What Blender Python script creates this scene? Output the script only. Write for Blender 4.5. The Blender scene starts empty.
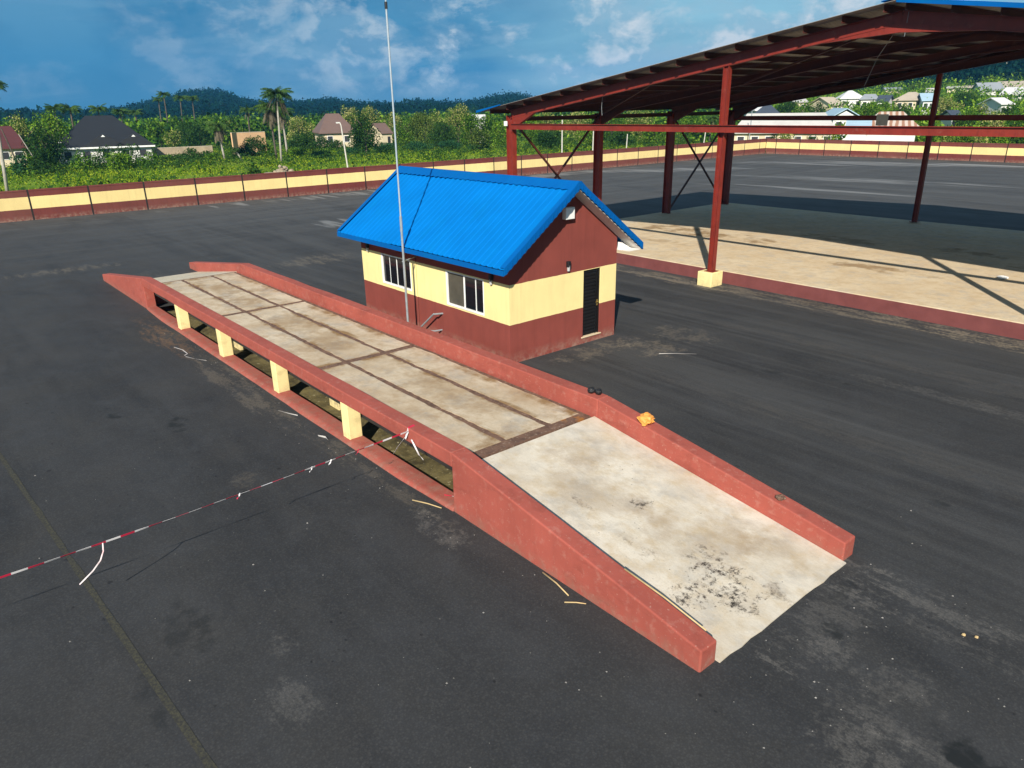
import bpy, bmesh, math, random
import numpy as np
from mathutils import Vector, Matrix, noise as mnoise

rnd = random.Random(7)
S = bpy.context.scene
COL = S.collection
R = math.radians
PI = math.pi

# ------------------------------------------------------------------ camera
F_PX, PITCH, ROLL, YAW = 729.57, 20.719, -1.018, 50.3
CAM = Vector((4.153, -6.44, 6.711))
def _basis():
    y, p, r = R(YAW), R(PITCH), R(ROLL)
    fw = Vector((-math.sin(y) * math.cos(p), math.cos(y) * math.cos(p), -math.sin(p)))
    rt = Vector((math.cos(y), math.sin(y), 0))
    up = rt.cross(fw)
    return rt * math.cos(r) + up * math.sin(r), up * math.cos(r) - rt * math.sin(r), fw
RT, UP, FW = _basis()
camd = bpy.data.cameras.new('camera')
camd.sensor_width = 36.0
camd.lens = F_PX * 36 / 1024
camd.clip_end = 8000
cam = bpy.data.objects.new('camera', camd)
COL.objects.link(cam)
cam.matrix_world = Matrix(((RT.x, UP.x, -FW.x, CAM.x), (RT.y, UP.y, -FW.y, CAM.y), (RT.z, UP.z, -FW.z, CAM.z), (0, 0, 0, 1)))
S.camera = cam

def ray(px, py):
    return (FW * F_PX + RT * (px - 512) - UP * (py - 384)).normalized()
def at_dist(px, py, D):
    """point seen at pixel px,py at horizontal distance D from the camera"""
    d = ray(px, py)
    return CAM + d * (D / math.hypot(d.x, d.y))
def px_of(az):
    """column on the horizon for azimuth az (degrees left of +Y)"""
    d = Vector((-math.sin(R(az)), math.cos(R(az)), 0))
    return 512 + F_PX * d.dot(RT) / max(d.dot(FW), .05)
def hor(px):
    lo, hi = 60., 160.
    for _ in range(30):
        m = (lo + hi) / 2
        if ray(px, m).z > 0: lo = m
        else: hi = m
    return (lo + hi) / 2
def az_of(px):
    d = ray(px, hor(px)); return math.degrees(math.atan2(-d.x, d.y))

# ------------------------------------------------------------------ node helpers
def material(name):
    m = bpy.data.materials.new(name); m.use_nodes = True
    nt = m.node_tree; nt.nodes.clear()
    out = nt.nodes.new('ShaderNodeOutputMaterial')
    return m, nt, out
class NT:
    def __init__(s, nt): s.nt = nt
    def n(s, t, **k):
        o = s.nt.nodes.new(t)
        for a, b in k.items(): setattr(o, a, b)
        return o
    def l(s, a, b): s.nt.links.new(a, b)
    def val(s, sock, v):
        if hasattr(v, 'is_output') or isinstance(v, bpy.types.NodeSocket): s.l(v, sock)
        else: sock.default_value = v
    def math(s, op, a, b=None, clamp=False):
        o = s.n('ShaderNodeMath', operation=op); o.use_clamp = clamp
        s.val(o.inputs[0], a)
        if b is not None: s.val(o.inputs[1], b)
        return o.outputs[0]
    def noise(s, vec, scale, detail=3, rough=.55, dist=0):
        o = s.n('ShaderNodeTexNoise'); s.l(vec, o.inputs['Vector'])
        o.inputs['Scale'].default_value = scale; o.inputs['Detail'].default_value = detail
        o.inputs['Roughness'].default_value = rough; o.inputs['Distortion'].default_value = dist
        return o.outputs['Fac']
    def map(s, vec, loc=(0, 0, 0), sc=(1, 1, 1), rot=(0, 0, 0)):
        o = s.n('ShaderNodeMapping'); s.l(vec, o.inputs['Vector'])
        o.inputs['Location'].default_value = loc; o.inputs['Scale'].default_value = sc; o.inputs['Rotation'].default_value = rot
        return o.outputs[0]
    def ramp(s, fac, pts):
        o = s.n('ShaderNodeValToRGB'); s.l(fac, o.inputs[0])
        e = o.color_ramp.elements
        while len(e) < len(pts): e.new(.5)
        for x, (p, c) in zip(e, pts):
            x.position = p
            x.color = (c, c, c, 1) if isinstance(c, (int, float)) else (*c, 1)
        return o.outputs[0]
    def mix(s, fac, a, b, typ='MIX'):
        o = s.n('ShaderNodeMix', data_type='RGBA', blend_type=typ)
        s.val(o.inputs['Factor'], fac)
        for k, v in ((6, a), (7, b)):
            if isinstance(v, tuple): v = (*v, 1) if len(v) == 3 else v
            s.val(o.inputs[k], v)
        return o.outputs[2]
    def bump(s, h, strength=.3, dist=.02):
        o = s.n('ShaderNodeBump'); s.l(h, o.inputs['Height'])
        o.inputs['Strength'].default_value = strength; o.inputs['Distance'].default_value = dist
        return o.outputs[0]
    def obj(s): return s.n('ShaderNodeTexCoord').outputs['Object']
    def pos(s): return s.n('ShaderNodeNewGeometry').outputs['Position']
    def bsdf(s, col, rough=.7, metal=0., normal=None, spec=.5):
        o = s.n('ShaderNodeBsdfPrincipled')
        s.val(o.inputs['Base Color'], (*col, 1) if isinstance(col, tuple) else col)
        s.val(o.inputs['Roughness'], rough); o.inputs['Metallic'].default_value = metal
        o.inputs['Specular IOR Level'].default_value = spec
        if normal is not None: s.l(normal, o.inputs['Normal'])
        return o.outputs[0]

def sep(t, vec):
    o = t.n('ShaderNodeSeparateXYZ'); t.l(vec, o.inputs[0]); return o.outputs

def patch(t, P, x, y, rx, ry, edge, rot=0.):
    """soft blob mask centred at x,y, edge broken by a noise value"""
    q = t.map(P, loc=(0, 0, 0))
    o = t.n('ShaderNodeMapping'); o.vector_type = 'TEXTURE'; t.l(P, o.inputs['Vector'])
    o.inputs['Location'].default_value = (x, y, 0); o.inputs['Rotation'].default_value = (0, 0, rot); o.inputs['Scale'].default_value = (rx, ry, 1)
    q = o.outputs[0]
    m = t.n('ShaderNodeVectorMath', operation='MULTIPLY'); t.l(q, m.inputs[0]); m.inputs[1].default_value = (1, 1, 0)
    ln = t.n('ShaderNodeVectorMath', operation='LENGTH'); t.l(m.outputs[0], ln.inputs[0])
    a = t.math('SUBTRACT', 1.0, ln.outputs['Value'])
    b = t.math('ADD', t.math('SUBTRACT', t.math('MINIMUM', a, .6), .28), t.math('MULTIPLY', t.math('SUBTRACT', edge, .5), 5.0))
    return t.math('MULTIPLY', t.math('MULTIPLY', b, 1.5, True), t.math('MULTIPLY', a, 5., True), True)

def simple(name, col, rough=.6, metal=0., var=.18, scale=3., bump=0., spec=.4, dirt=None, dscale=1.2):
    m, nt, out = material(name); t = NT(nt); v = t.obj()
    n1 = t.noise(v, scale, 5, .6)
    c = t.mix(t.ramp(n1, [(.3, 0), (.7, 1)]), tuple(x * (1 - var) for x in col), tuple(min(1, x * (1 + var)) for x in col))
    if dirt:
        c = t.mix(t.math('MULTIPLY', t.ramp(t.noise(v, dscale, 6, .65), [(.52, 0), (.72, 1)]), .55), c, dirt)
    nr = t.bump(t.noise(v, scale * 14, 3), bump, .01) if bump else None
    t.l(t.bsdf(c, rough, metal, nr, spec), out.inputs[0])
    return m

M = {}
def make_materials():
    # red-brown painted plaster: faded, scuffed
    def paint(name, col, chip, seed=0):
        m, nt, out = material(name); t = NT(nt); P = t.pos(); P = t.map(P, loc=(seed * 3.1, seed * 1.7, 0))
        a = t.noise(P, .9, 6, .6); b = t.noise(P, 7, 5, .65)
        streak = t.noise(t.map(P, sc=(7, 7, .5)), 1.2, 4, .6)
        c = t.mix(t.ramp(a, [(.3, 0), (.7, 1)]), tuple(x * .86 for x in col), tuple(x * 1.12 for x in col))
        c = t.mix(t.math('MULTIPLY', t.ramp(streak, [(.5, 0), (.75, 1)]), .22), c, tuple(x * .62 for x in col))
        c = t.mix(t.math('MULTIPLY', t.ramp(b, [(.54, 0), (.68, 1)]), .2), c, chip)
        c = t.mix(t.math('MULTIPLY', t.ramp(t.noise(t.map(P, loc=(5, 2, 1), sc=(.7, 1, 2)), 1.9, 7, .7), [(.54, 0), (.66, 1)]), .42), c, tuple(x * .55 for x in col))
        low_ = t.math('MULTIPLY', t.ramp(sep(t, P)[2], [(.0, 1), (.26, 0)]), t.ramp(t.noise(P, 5, 7, .75), [(.42, 0), (.6, 1)]))
        c = t.mix(t.math('MULTIPLY', low_, .5), c, (.20, .15, .11))
        spots = t.noise(P, 26, 2, .5)
        c = t.mix(t.math('MULTIPLY', t.ramp(spots, [(.68, 0), (.72, 1)]), .45), c, chip)
        t.l(t.bsdf(c, .82, 0, t.bump(t.noise(P, 60, 4, .7), .35, .006), .25), out.inputs[0])
        M[name] = m
    paint('red_paint', (.335, .080, .058), (.5, .30, .24))
    paint('yellow_paint', (.83, .69, .33), (.62, .46, .22), 2)
    # house and perimeter walls: bands of paint by height
    def banded(name, lo, hi, maroon, yellow, chip):
        m, nt, out = material(name); t = NT(nt); P = t.pos()
        z = sep(t, P)[2]
        wob = t.math('MULTIPLY', t.math('SUBTRACT', t.noise(P, 2.2, 5, .65), .5), .035)
        z = t.math('ADD', z, wob)
        band = t.math('MULTIPLY', t.math('GREATER_THAN', z, lo), t.math('LESS_THAN', z, hi))
        a = t.noise(P, .8, 6, .6)
        streak = t.noise(t.map(P, sc=(5, 5, .35)), 1.3, 4, .65)
        cm = t.mix(t.ramp(a, [(.3, 0), (.7, 1)]), tuple(x * .85 for x in maroon), tuple(x * 1.15 for x in maroon))
        cm = t.mix(t.math('MULTIPLY', t.ramp(streak, [(.48, 0), (.72, 1)]), .3), cm, tuple(x * .55 for x in maroon))
        cy = t.mix(t.ramp(a, [(.3, 0), (.7, 1)]), tuple(x * .92 for x in yellow), tuple(min(1, x * 1.05) for x in yellow))
        cy = t.mix(t.math('MULTIPLY', t.ramp(t.noise(P, 2.2, 6, .68), [(.5, 0), (.7, 1)]), .16), cy, tuple(x * .78 for x in yellow))
        cy = t.mix(t.math('MULTIPLY', t.ramp(streak, [(.5, 0), (.74, 1)]), .26), cy, tuple(x * .66 for x in yellow))
        c = t.mix(band, cm, cy)
        oi = t.n('ShaderNodeObjectInfo').outputs['Random']
        c = t.mix(t.math('MULTIPLY', oi, .16), c, tuple(x * .5 for x in chip))
        foot = t.math('MULTIPLY', t.ramp(z, [(.0, 1), (.34, 0)]), t.ramp(t.noise(P, 5, 7, .75), [(.42, 0), (.62, 1)]))
        c = t.mix(t.math('MULTIPLY', foot, .6), c, chip)
        t.l(t.bsdf(c, .85, 0, t.bump(t.noise(P, 45, 4, .7), .25, .006), .2), out.inputs[0])
        M[name] = m
    banded('house_wall', 1.13, 2.25, (.215, .049, .038), (.85, .70, .32), (.34, .26, .2))
    banded('perimeter_paint', .75, 1.56, (.155, .037, .031), (.87, .68, .29), (.4, .3, .22))

    # asphalt
    m, nt, out = material('asphalt'); t = NT(nt); P = t.pos()
    big = t.noise(P, .09, 5, .6); med = t.noise(P, .55, 6, .62); fine = t.noise(P, 34, 4, .75)
    sx = t.noise(t.map(P, sc=(.045, .75, 1)), 1.0, 6, .62, .6)
    sy = t.noise(t.map(P, sc=(.8, .05, 1)), 1.0, 5, .6, .4)
    px, py, pz = sep(t, P)
    leftm = t.ramp(t.math('MULTIPLY', t.math('ADD', px, 60), 1 / 60.), [(.35, 1), (.62, 0)])   # the far left lane is rolled the other way
    st = t.mix(leftm, sx, sy)
    c = t.mix(t.ramp(big, [(.3, 0), (.7, 1)]), (.029, .0295, .032), (.044, .044, .0455))
    c = t.mix(t.ramp(st, [(.34, 0), (.72, 1)]), c, (.062, .061, .0595), 'MIX')
    farm = t.ramp(t.math('MULTIPLY', t.math('SUBTRACT', t.math('SUBTRACT', py, px), 20), 1 / 100.), [(.04, 0), (.5, 1)])
    c = t.mix(t.math('MULTIPLY', farm, .6), c, (.074, .074, .075))
    fs_ = t.mix(leftm, t.noise(t.map(P, sc=(.03, .55, 1)), 1.0, 8, .7, .8), t.noise(t.map(P, sc=(.7, .035, 1)), 1.0, 8, .7, .8))
    c = t.mix(t.math('MULTIPLY', t.math('MULTIPLY', farm, t.ramp(fs_, [(.48, 0), (.64, 1)])), .6), c, (.13, .13, .13))
    c = t.mix(t.math('MULTIPLY', t.math('MULTIPLY', t.math('MAXIMUM', farm, .35), t.ramp(fs_, [(.34, 1), (.48, 0)])), .55), c, (.027, .027, .029))
    c = t.mix(t.math('MULTIPLY', t.ramp(med, [(.5, 0), (.72, 1)]), .4), c, (.073, .068, .060))
    c = t.mix(t.math('MULTIPLY', t.ramp(med, [(.28, 1), (.42, 0)]), .5), c, (.021, .021, .023))
    # aggregate
    c = t.mix(t.math('MULTIPLY', t.ramp(fine, [(.46, 0), (.72, 1)]), .42), c, (.085, .085, .083))
    mot = t.noise(t.map(P, loc=(9, 4, 0)), .95, 8, .68, .4); mot2 = t.noise(t.map(P, loc=(2, 8, 0), sc=(.6, 1.5, 1)), .33, 7, .66, .5)
    c = t.mix(t.math('MULTIPLY', t.ramp(mot, [(.48, 0), (.66, 1)]), .5), c, (.070, .072, .076))
    c = t.mix(t.math('MULTIPLY', t.ramp(mot2, [(.50, 0), (.66, 1)]), .45), c, (.072, .073, .075))
    c = t.mix(t.math('MULTIPLY', t.ramp(mot2, [(.32, 1), (.46, 0)]), .5), c, (.019, .020, .023))
    c = t.mix(t.math('MULTIPLY', t.ramp(fine, [(.30, 1), (.44, 0)]), .3), c, (.014, .014, .016))
    vor = t.n('ShaderNodeTexVoronoi'); t.l(P, vor.inputs['Vector']); vor.inputs['Scale'].default_value = 60
    c = t.mix(t.math('MULTIPLY', t.ramp(vor.outputs['Distance'], [(.0, 1), (.16, 0)]), t.ramp(t.noise(P, 1.7, 3), [(.5, 0), (.66, .45)])), c, (.16, .155, .145))
    # dark bitumen drips
    v2 = t.n('ShaderNodeTexVoronoi'); t.l(t.map(P, sc=(1, 1.25, 0)), v2.inputs['Vector']); v2.inputs['Scale'].default_value = 1.15
    wob = t.math('MULTIPLY', t.noise(P, 9, 3), .12)
    dd = t.math('ADD', v2.outputs['Distance'], wob)
    pick = t.ramp(t.noise(P, .5, 2), [(.44, 0), (.54, 1)])
    c = t.mix(t.math('MULTIPLY', t.math('MULTIPLY', t.ramp(dd, [(.105, 1), (.14, 0)]), pick), .75), c, (.013, .013, .015))
    fe = t.math('MULTIPLY', t.math('SUBTRACT', t.noise(P, 9, 6, .75), .5), .7)
    v3 = t.n('ShaderNodeTexVoronoi'); t.l(t.map(P, loc=(.3, .7, 0), sc=(1, 1.3, 0)), v3.inputs['Vector']); v3.inputs['Scale'].default_value = 3.6
    c = t.mix(t.math('MULTIPLY', t.math('MULTIPLY', t.ramp(t.math('ADD', v3.outputs['Distance'], t.math('MULTIPLY', t.noise(P, 22, 3), .12)), [(.13, 1), (.18, 0)]), t.ramp(t.noise(P, .8, 3), [(.50, 0), (.58, 1)])), .8), c, (.012, .012, .014))
    edge = t.math('ADD', t.noise(P, 1.9, 8, .72), fe); edge2 = t.math('ADD', t.noise(t.map(P, sc=(.5, 2.2, 1)), 1.5, 8, .72), fe)
    c = t.mix(1.0, c, t.mix(farm, (.68, .68, .695), (.98, .98, .98)), 'MULTIPLY')
    ymask = t.ramp(t.math('MULTIPLY', t.math('SUBTRACT', py, 2.), .08), [(0, .12), (.4, 1)])
    trk = t.noise(t.map(P, loc=(3, 5, 0), sc=(.09, 2.6, 1), rot=(0, 0, .06)), 1.0, 8, .68, .5)
    trk2 = t.noise(t.map(P, loc=(8, 1, 0), sc=(.05, .5, 1), rot=(0, 0, -.08)), 1.0, 8, .7, .7)
    c = t.mix(t.math('MULTIPLY', t.math('MULTIPLY', ymask, t.ramp(trk, [(.5, 0), (.68, 1)])), .42), c, (.085, .084, .082))
    c = t.mix(t.math('MULTIPLY', t.math('MULTIPLY', ymask, t.ramp(trk2, [(.48, 0), (.64, 1)])), .45), c, (.075, .075, .074))
    c = t.mix(t.math('MULTIPLY', t.math('MULTIPLY', ymask, t.ramp(trk2, [(.34, 1), (.46, 0)])), .4), c, (.018, .018, .019))
    stones = t.n('ShaderNodeTexVoronoi'); t.l(P, stones.inputs['Vector']); stones.inputs['Scale'].default_value = 38
    c = t.mix(t.math('MULTIPLY', t.ramp(sep(t, stones.outputs['Color'])[0], [(.55, 0), (.95, 1)]), .30), c, (.075, .073, .070))
    c = t.mix(t.math('MULTIPLY', t.ramp(stones.outputs['Distance'], [(.35, 0), (.6, 1)]), .22), c, (.010, .010, .011))
    dust = (.30, .245, .175); grainy = t.ramp(t.noise(P, 26, 5, .8), [(.38, .25), (.6, 1)])
    for x, y, rx, ry, k, e in [(-10, 17.75, 9.5, .75, .75, edge2), (-1.5, 18.0, 5.5, .9, .8, edge2), (-14.5, 17.6, 3, .5, .6, edge2),
                               (-9.1, 9.9, 1.1, .8, .6, edge), (-10.0, 8.5, .5, 1.6, .55, edge), (-9.2, 11.6, 1.2, .8, .4, edge),
                               (-28.9, 8.8, 1.2, 2.0, .55, edge2), (-27.3, 2.0, 5, .8, .25, edge2), (-35.0, -.6, .8, 2.6, .5, edge2),
                               (-2.9, -4.05, .5, .36, .2, edge2), (-4.0, -3.8, .3, .2, .2, edge), (.6, 2.2, .5, 1.6, .22, edge2), (1.5, 1.6, .8, .5, .2, edge),
                               (1.2, 3.6, 1.5, .35, .3, edge2), (1.9, .4, .6, .5, .3, edge),
                               (-14.5, -.55, 3.6, .42, .42, edge2), (-8.0, -.38, 3.0, .25, .32, edge2), (-20.3, -.62, 2.2, .5, .75, edge2), (-20.3, -.5, 3.2, .6, .35, edge2), (-5.0, -.5, .8, .3, .3, edge),
                               (-9.0, -2.4, .4, .3, .22, edge), (3.6, .9, 3.4, .22, .22, edge2), (3.4, 3.0, 3.6, .2, .22, edge2), (-2, 8.2, 7, .5, .1, edge2), (-3, 13.6, 8, .5, .12, edge2), (6, 12.5, 2.5, 1.0, .16, edge2), (2.5, 11, 1.2, .4, .4, edge2), (-1.0, 12.0, 3, .35, .2, edge2)]:
        col = (.36, .33, .29) if k in (.3, .2, .22) and x > -6 else dust
        if x == -20.3: col = (.22, .12, .055)
        c = t.mix(t.math('MULTIPLY', t.math('MULTIPLY', patch(t, P, x, y, rx * 1.25, ry * 1.25, e), grainy), k * .62), c, col)
    # pale wash-marks on the far yard
    for x, y, rx, ry, r_ in [(-40, 79.5, 20, 3.4, .42), (-36, 84, 13, 2.0, .2), (-25, 86.0, 9, 2.2, .1), (-15, 86.6, 14, 1.8, 0.), (-48, 62, 12, 3, .9), (-30, 62, 16, 2.5, .2), (-28, 52, 12, 1.6, .1), (-54.5, 36, 2.2, 30, 0), (-38, 20, 8, 3, 1.3)]:
        c = t.mix(t.math('MULTIPLY', patch(t, P, x, y, rx, ry, t.math('ADD', t.noise(t.map(P, sc=(.10, 1.0, 1)), .9, 6, .65, .5), t.math('MULTIPLY', t.math('SUBTRACT', sx, .5), .8)), r_), .52), c, (.27, .27, .265))
    # dark oil marks
    for x, y, rx, ry, k in [(2.7, 1.2, .34, .19, .95), (-12.73, -2.49, .36, .2, .8), (-14.19, -3.49, .22, .13, .8), (.69, 2.02, .2, .13, .8), (.35, 3.0, .12, .3, .6), (-.2, 1.2, .1, .2, .5),
                            (-5.2, -4.6, .5, .3, .45), (-4.4, -5.4, .6, .12, .4), (1.2, 10.6, .3, .1, .8), (-4.0, 11.2, .35, .12, .8), (-5.5, 10.6, .3, .12, .5), (.3, 6.6, .2, .1, .6)]:
        c = t.mix(t.math('MULTIPLY', patch(t, P, x, y, rx * 1.7, ry * 1.7, t.noise(P, 3.2, 5)), k), c, (.010, .012, .013))
    hgt = t.math('ADD', t.noise(P, 90, 3, .7), t.math('MULTIPLY', t.noise(P, 9, 3), .7))
    t.l(t.bsdf(c, t.ramp(med, [(.3, .78), (.7, .95)]), 0, t.bump(hgt, .28, .005), .3), out.inputs[0]); M['asphalt'] = m

    # worn yellow line
    m, nt, out = material('line_paint'); t = NT(nt); P = t.pos()
    w = t.noise(P, 24, 6, .75)
    t.l(t.bsdf(t.mix(t.ramp(w, [(.40, 0), (.72, 1)]), (.032, .032, .031), (.082, .076, .047)), .9, 0, None, .2), out.inputs[0]); M['line_paint'] = m

    # concrete of the ramps: cream, blotched, sooty
    def concrete(name, c0, c1, stain, soot=(), brown=()):
        m, nt, out = material(name); t = NT(nt); P = t.pos()
        a = t.noise(P, .7, 7, .62); b = t.noise(P, 3.2, 6, .68); g = t.noise(P, 30, 4, .7)
        br = t.noise(t.map(P, sc=(1, 7, 1)), 2.0, 4, .6)
        c = t.mix(t.ramp(a, [(.32, 0), (.68, 1)]), c0, c1)
        c = t.mix(t.math('MULTIPLY', t.ramp(b, [(.46, 0), (.66, 1)]), .55), c, stain)
        c = t.mix(t.math('MULTIPLY', t.ramp(t.noise(t.map(P, loc=(7, 3, 0)), 1.6, 7, .7), [(.5, 0), (.66, 1)]), .45), c, tuple(sum(c0) / 3 * k_ for k_ in (.84, .82, .78)))
        c = t.mix(t.math('MULTIPLY', t.ramp(br, [(.5, 0), (.7, 1)]), .25), c, tuple(x * .8 for x in c0))
        c = t.mix(t.math('MULTIPLY', t.ramp(g, [(.5, 0), (.75, 1)]), .25), c, tuple(x * .6 for x in c0))
        pits = t.n('ShaderNodeTexVoronoi'); t.l(P, pits.inputs['Vector']); pits.inputs['Scale'].default_value = 7
        c = t.mix(t.math('MULTIPLY', t.ramp(pits.outputs['Distance'], [(.05, 1), (.09, 0)]), t.ramp(a, [(.5, 0), (.56, .8)])), c, (.06, .05, .045))
        for x, y, rx, ry, k in brown:
            c = t.mix(t.math('MULTIPLY', patch(t, P, x, y, rx * 1.3, ry * 1.35, t.noise(P, .9, 7, .68)), k), c, (.22, .125, .045))
        for x, y, rx, ry, k in soot:
            sp = t.math('MULTIPLY', t.math('SUBTRACT', patch(t, P, x, y, rx * 1.25, ry * 1.25, t.noise(P, 4.5, 7, .75)), .3), 1.4, True)
            br_ = t.ramp(t.noise(t.map(P, sc=(1.6, .8, 1)), 8, 7, .74), [(.46, 0), (.52, 1)])
            c = t.mix(t.math('MULTIPLY', sp, .26), c, (.20, .14, .10))
            c = t.mix(t.math('MULTIPLY', t.math('MULTIPLY', sp, br_), k), c, (.025, .021, .018))
        t.l(t.bsdf(c, .88, 0, t.bump(t.math('ADD', g, b), .35, .01), .25), out.inputs[0]); M[name] = m
    concrete('ramp_concrete', (.48, .415, .325), (.65, .59, .495), (.45, .34, .20),
             soot=[(-.72, 1.62, .62, .60, 1.0), (-2.8, 2.1, .18, .24, .8), (-.95, 1.0, .32, .26, .9), (-1.3, 1.9, .5, .35, .5), (-2.0, 1.2, .5, .2, .3), (-.25, 2.1, .3, .25, .4), (-3.4, 1.3, .4, .08, .4)],
             brown=[(-1.6, 2.2, 1.1, .9, .30), (-3.6, 1.6, 1.2, .8, .26), (-4.7, 2.6, .9, .6, .22), (-.6, 2.9, .7, .5, .25)])
    concrete('slab_concrete', (.57, .44, .28), (.66, .545, .38), (.48, .34, .19),
             brown=[(-20.6, 25.5, 2.6, 1.1, .75), (-16.4, 25.4, 1.8, 1.0, .75), (-8.6, 23.0, 2.2, .55, .7), (-18.7, 22.3, 1.6, .5, .4), (-13, 28.5, 2.4, .8, .5), (-7, 29, 2.4, .8, .6), (-4, 27, 2, .7, .5)])
    concrete('deck_concrete', (.44, .335, .22), (.61, .515, .385), (.34, .22, .115), brown=[(x_, y_, rx_, .16, .8) for y_ in (.45, 1.5, 2.62, 3.4) for x_, rx_ in ((-22.5, 2.2), (-17.0, 1.6), (-14.2, 1.8), (-9.5, 2.2), (-6.6, 1.2))] + [(x_, 2.0, .22, 1.9, .85) for x_ in (-24.8, -18.6, -11.95, -5.8)] + [(-15.5, 2.06, 3.4, .62, .42), (-22, 2.06, 3.2, .62, .5), (-8.8, 2.06, 3.2, .62, .40), (-13, 1.0, 1.6, .4, .25), (-20.5, 3.0, 1.8, .35, .3), (-7.5, .9, 1.6, .35, .3)])
    concrete('pale_concrete', (.50, .43, .31), (.62, .55, .43), (.40, .30, .18))
    # rusty steel channels
    m, nt, out = material('rusty_steel'); t = NT(nt); P = t.pos()
    c = t.mix(t.ramp(t.noise(P, 5, 6, .7), [(.35, 0), (.65, 1)]), (.09, .05, .035), (.19, .105, .07))
    c = t.mix(t.ramp(t.noise(P, 16, 5, .75), [(.55, 0), (.66, .7)]), c, (.33, .25, .18))
    c = t.mix(patch(t, P, -5.75, 3.2, .5, .4, t.noise(P, 4, 5)), c, (.30, .12, .03))
    t.l(t.bsdf(c, .85, 0, t.bump(t.noise(P, 40, 4, .7), .6, .01), .3), out.inputs[0]); M['rusty_steel'] = m
    M['dark_gap'] = simple('dark_gap', (.02, .018, .016), .95, var=.3)
    # pit floor
    m, nt, out = material('pit_dirt'); t = NT(nt); P = t.pos()
    c = t.mix(t.ramp(t.noise(P, 2.2, 6, .65), [(.35, 0), (.65, 1)]), (.055, .045, .022), (.17, .14, .06))
    c = t.mix(t.ramp(t.noise(P, 9, 5, .7), [(.6, 0), (.68, .8)]), c, (.36, .32, .2))
    t.l(t.bsdf(c, .95, 0, t.bump(t.noise(P, 12, 5, .7), .8, .04), .2), out.inputs[0]); M['pit_dirt'] = m
    # painted steel of the canopy
    def steel(name, col, var=.2):
        m, nt, out = material(name); t = NT(nt); P = t.pos()
        a = t.noise(P, 1.6, 5, .6)
        c = t.mix(t.ramp(a, [(.3, 0), (.7, 1)]), tuple(x * (1 - var) for x in col), tuple(x * (1 + var) for x in col))
        c = t.mix(t.math('MULTIPLY', t.ramp(t.noise(t.map(P, sc=(1, 1, .3)), 7, 6, .72), [(.54, 0), (.68, 1)]), .5), c, tuple(x * .45 for x in col))
        c = t.mix(t.math('MULTIPLY', t.ramp(t.noise(P, 3.5, 6, .7), [(.58, 0), (.72, 1)]), .25), c, (.30, .16, .12))
        t.l(t.bsdf(c, .5, 0, None, .4), out.inputs[0]); M[name] = m
    steel('red_steel', (.20, .024, .015)); steel('shaded_steel', (.075, .019, .013))  # second steel is the canopy red with the under-roof shade painted in
    # roofing
    def sheet(name, col, rough):
        m, nt, out = material(name); t = NT(nt); P = t.pos()
        a = t.noise(P, .7, 5, .6); b = t.noise(t.map(P, sc=(6, .4, .4)), 1.3, 4, .6)
        c = t.mix(t.ramp(a, [(.3, 0), (.7, 1)]), tuple(x * .9 for x in col), tuple(x * 1.1 for x in col))
        c = t.mix(t.math('MULTIPLY', t.ramp(b, [(.45, 0), (.75, 1)]), .10), c, (.001, .17, .38))
        dirt_ = t.ramp(t.noise(t.map(P, sc=(1.2, .5, .5)), 1.1, 7, .68), [(.52, 0), (.72, 1)])
        c = t.mix(t.math('MULTIPLY', dirt_, .22), c, (.0005, .17, .36))
        t.l(t.bsdf(c, rough, 0, None, .06), out.inputs[0]); M[name] = m
    sheet('blue_sheet', (.0004, .145, .46), .8)
    sheet('blue_trim', (.001, .09, .32), .65)
    m, nt, out = material('canopy_sheet'); t = NT(nt); g = t.n('ShaderNodeNewGeometry')
    P = g.outputs['Position']; nz = sep(t, g.outputs['Normal'])[2]   # the sheet is painted blue on its upper side only
    up = t.math('GREATER_THAN', nz, 0.0)
    gal = t.mix(t.ramp(t.noise(P, 2, 5, .6), [(.3, 0), (.7, 1)]), (.27, .25, .23), (.36, .34, .31))
    t.l(t.bsdf(t.mix(up, gal, (.006, .135, .55)), .55, 0, None, .35), out.inputs[0]); M['canopy_sheet'] = m
    M['white'] = simple('white', (.78, .78, .76), .6, var=.06, dirt=(.5, .47, .42))
    M['soffit'] = simple('soffit', (.72, .70, .66), .7, var=.06)
    M['galv'] = simple('galv', (.30, .33, .35), .45, .2, var=.15, scale=8, dirt=(.25, .2, .16))
    M['galv_pale'] = simple('galv_pale', (.34, .40, .44), .5, .1, var=.1, scale=8)
    M['black'] = simple('black', (.012, .012, .014), .55, var=.3)
    M['door'] = simple('door', (.006, .0055, .006), .5, var=.3, spec=.4)
    M['lamp_glass'] = simple('lamp_glass', (.45, .46, .46), .25, var=.1)
    M['brass'] = simple('brass', (.4, .27, .08), .35, .6)
    m, nt, out = material('window_glass'); t = NT(nt)
    t.l(t.bsdf((.008, .010, .013), .06, 0, None, .5), out.inputs[0]); M['window_glass'] = m
    M['mesh_screen'] = simple('mesh_screen', (.07, .062, .045), .8, var=.2)
    # tape: red and white blocks along the length (UV-free: the ribbon's own X axis is its length)
    m, nt, out = material('tape'); t = NT(nt); v = t.obj()
    fr = t.math('FRACT', t.math('MULTIPLY', sep(t, v)[1], 2.6))
    c = t.mix(t.math('GREATER_THAN', fr, .5), (.56, .02, .06), (.78, .75, .75))
    t.l(t.bsdf(c, .45, 0, None, .4), out.inputs[0]); M['tape'] = m
    M['tape_white'] = simple('tape_white', (.55, .52, .50), .5, var=.1)
    M['tape_pale'] = simple('tape_pale', (.70, .62, .62), .5, var=.2, scale=6, dirt=(.6, .06, .1), dscale=7)
    M['straw'] = simple('straw', (.52, .38, .19), .8, var=.2, scale=6)
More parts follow.
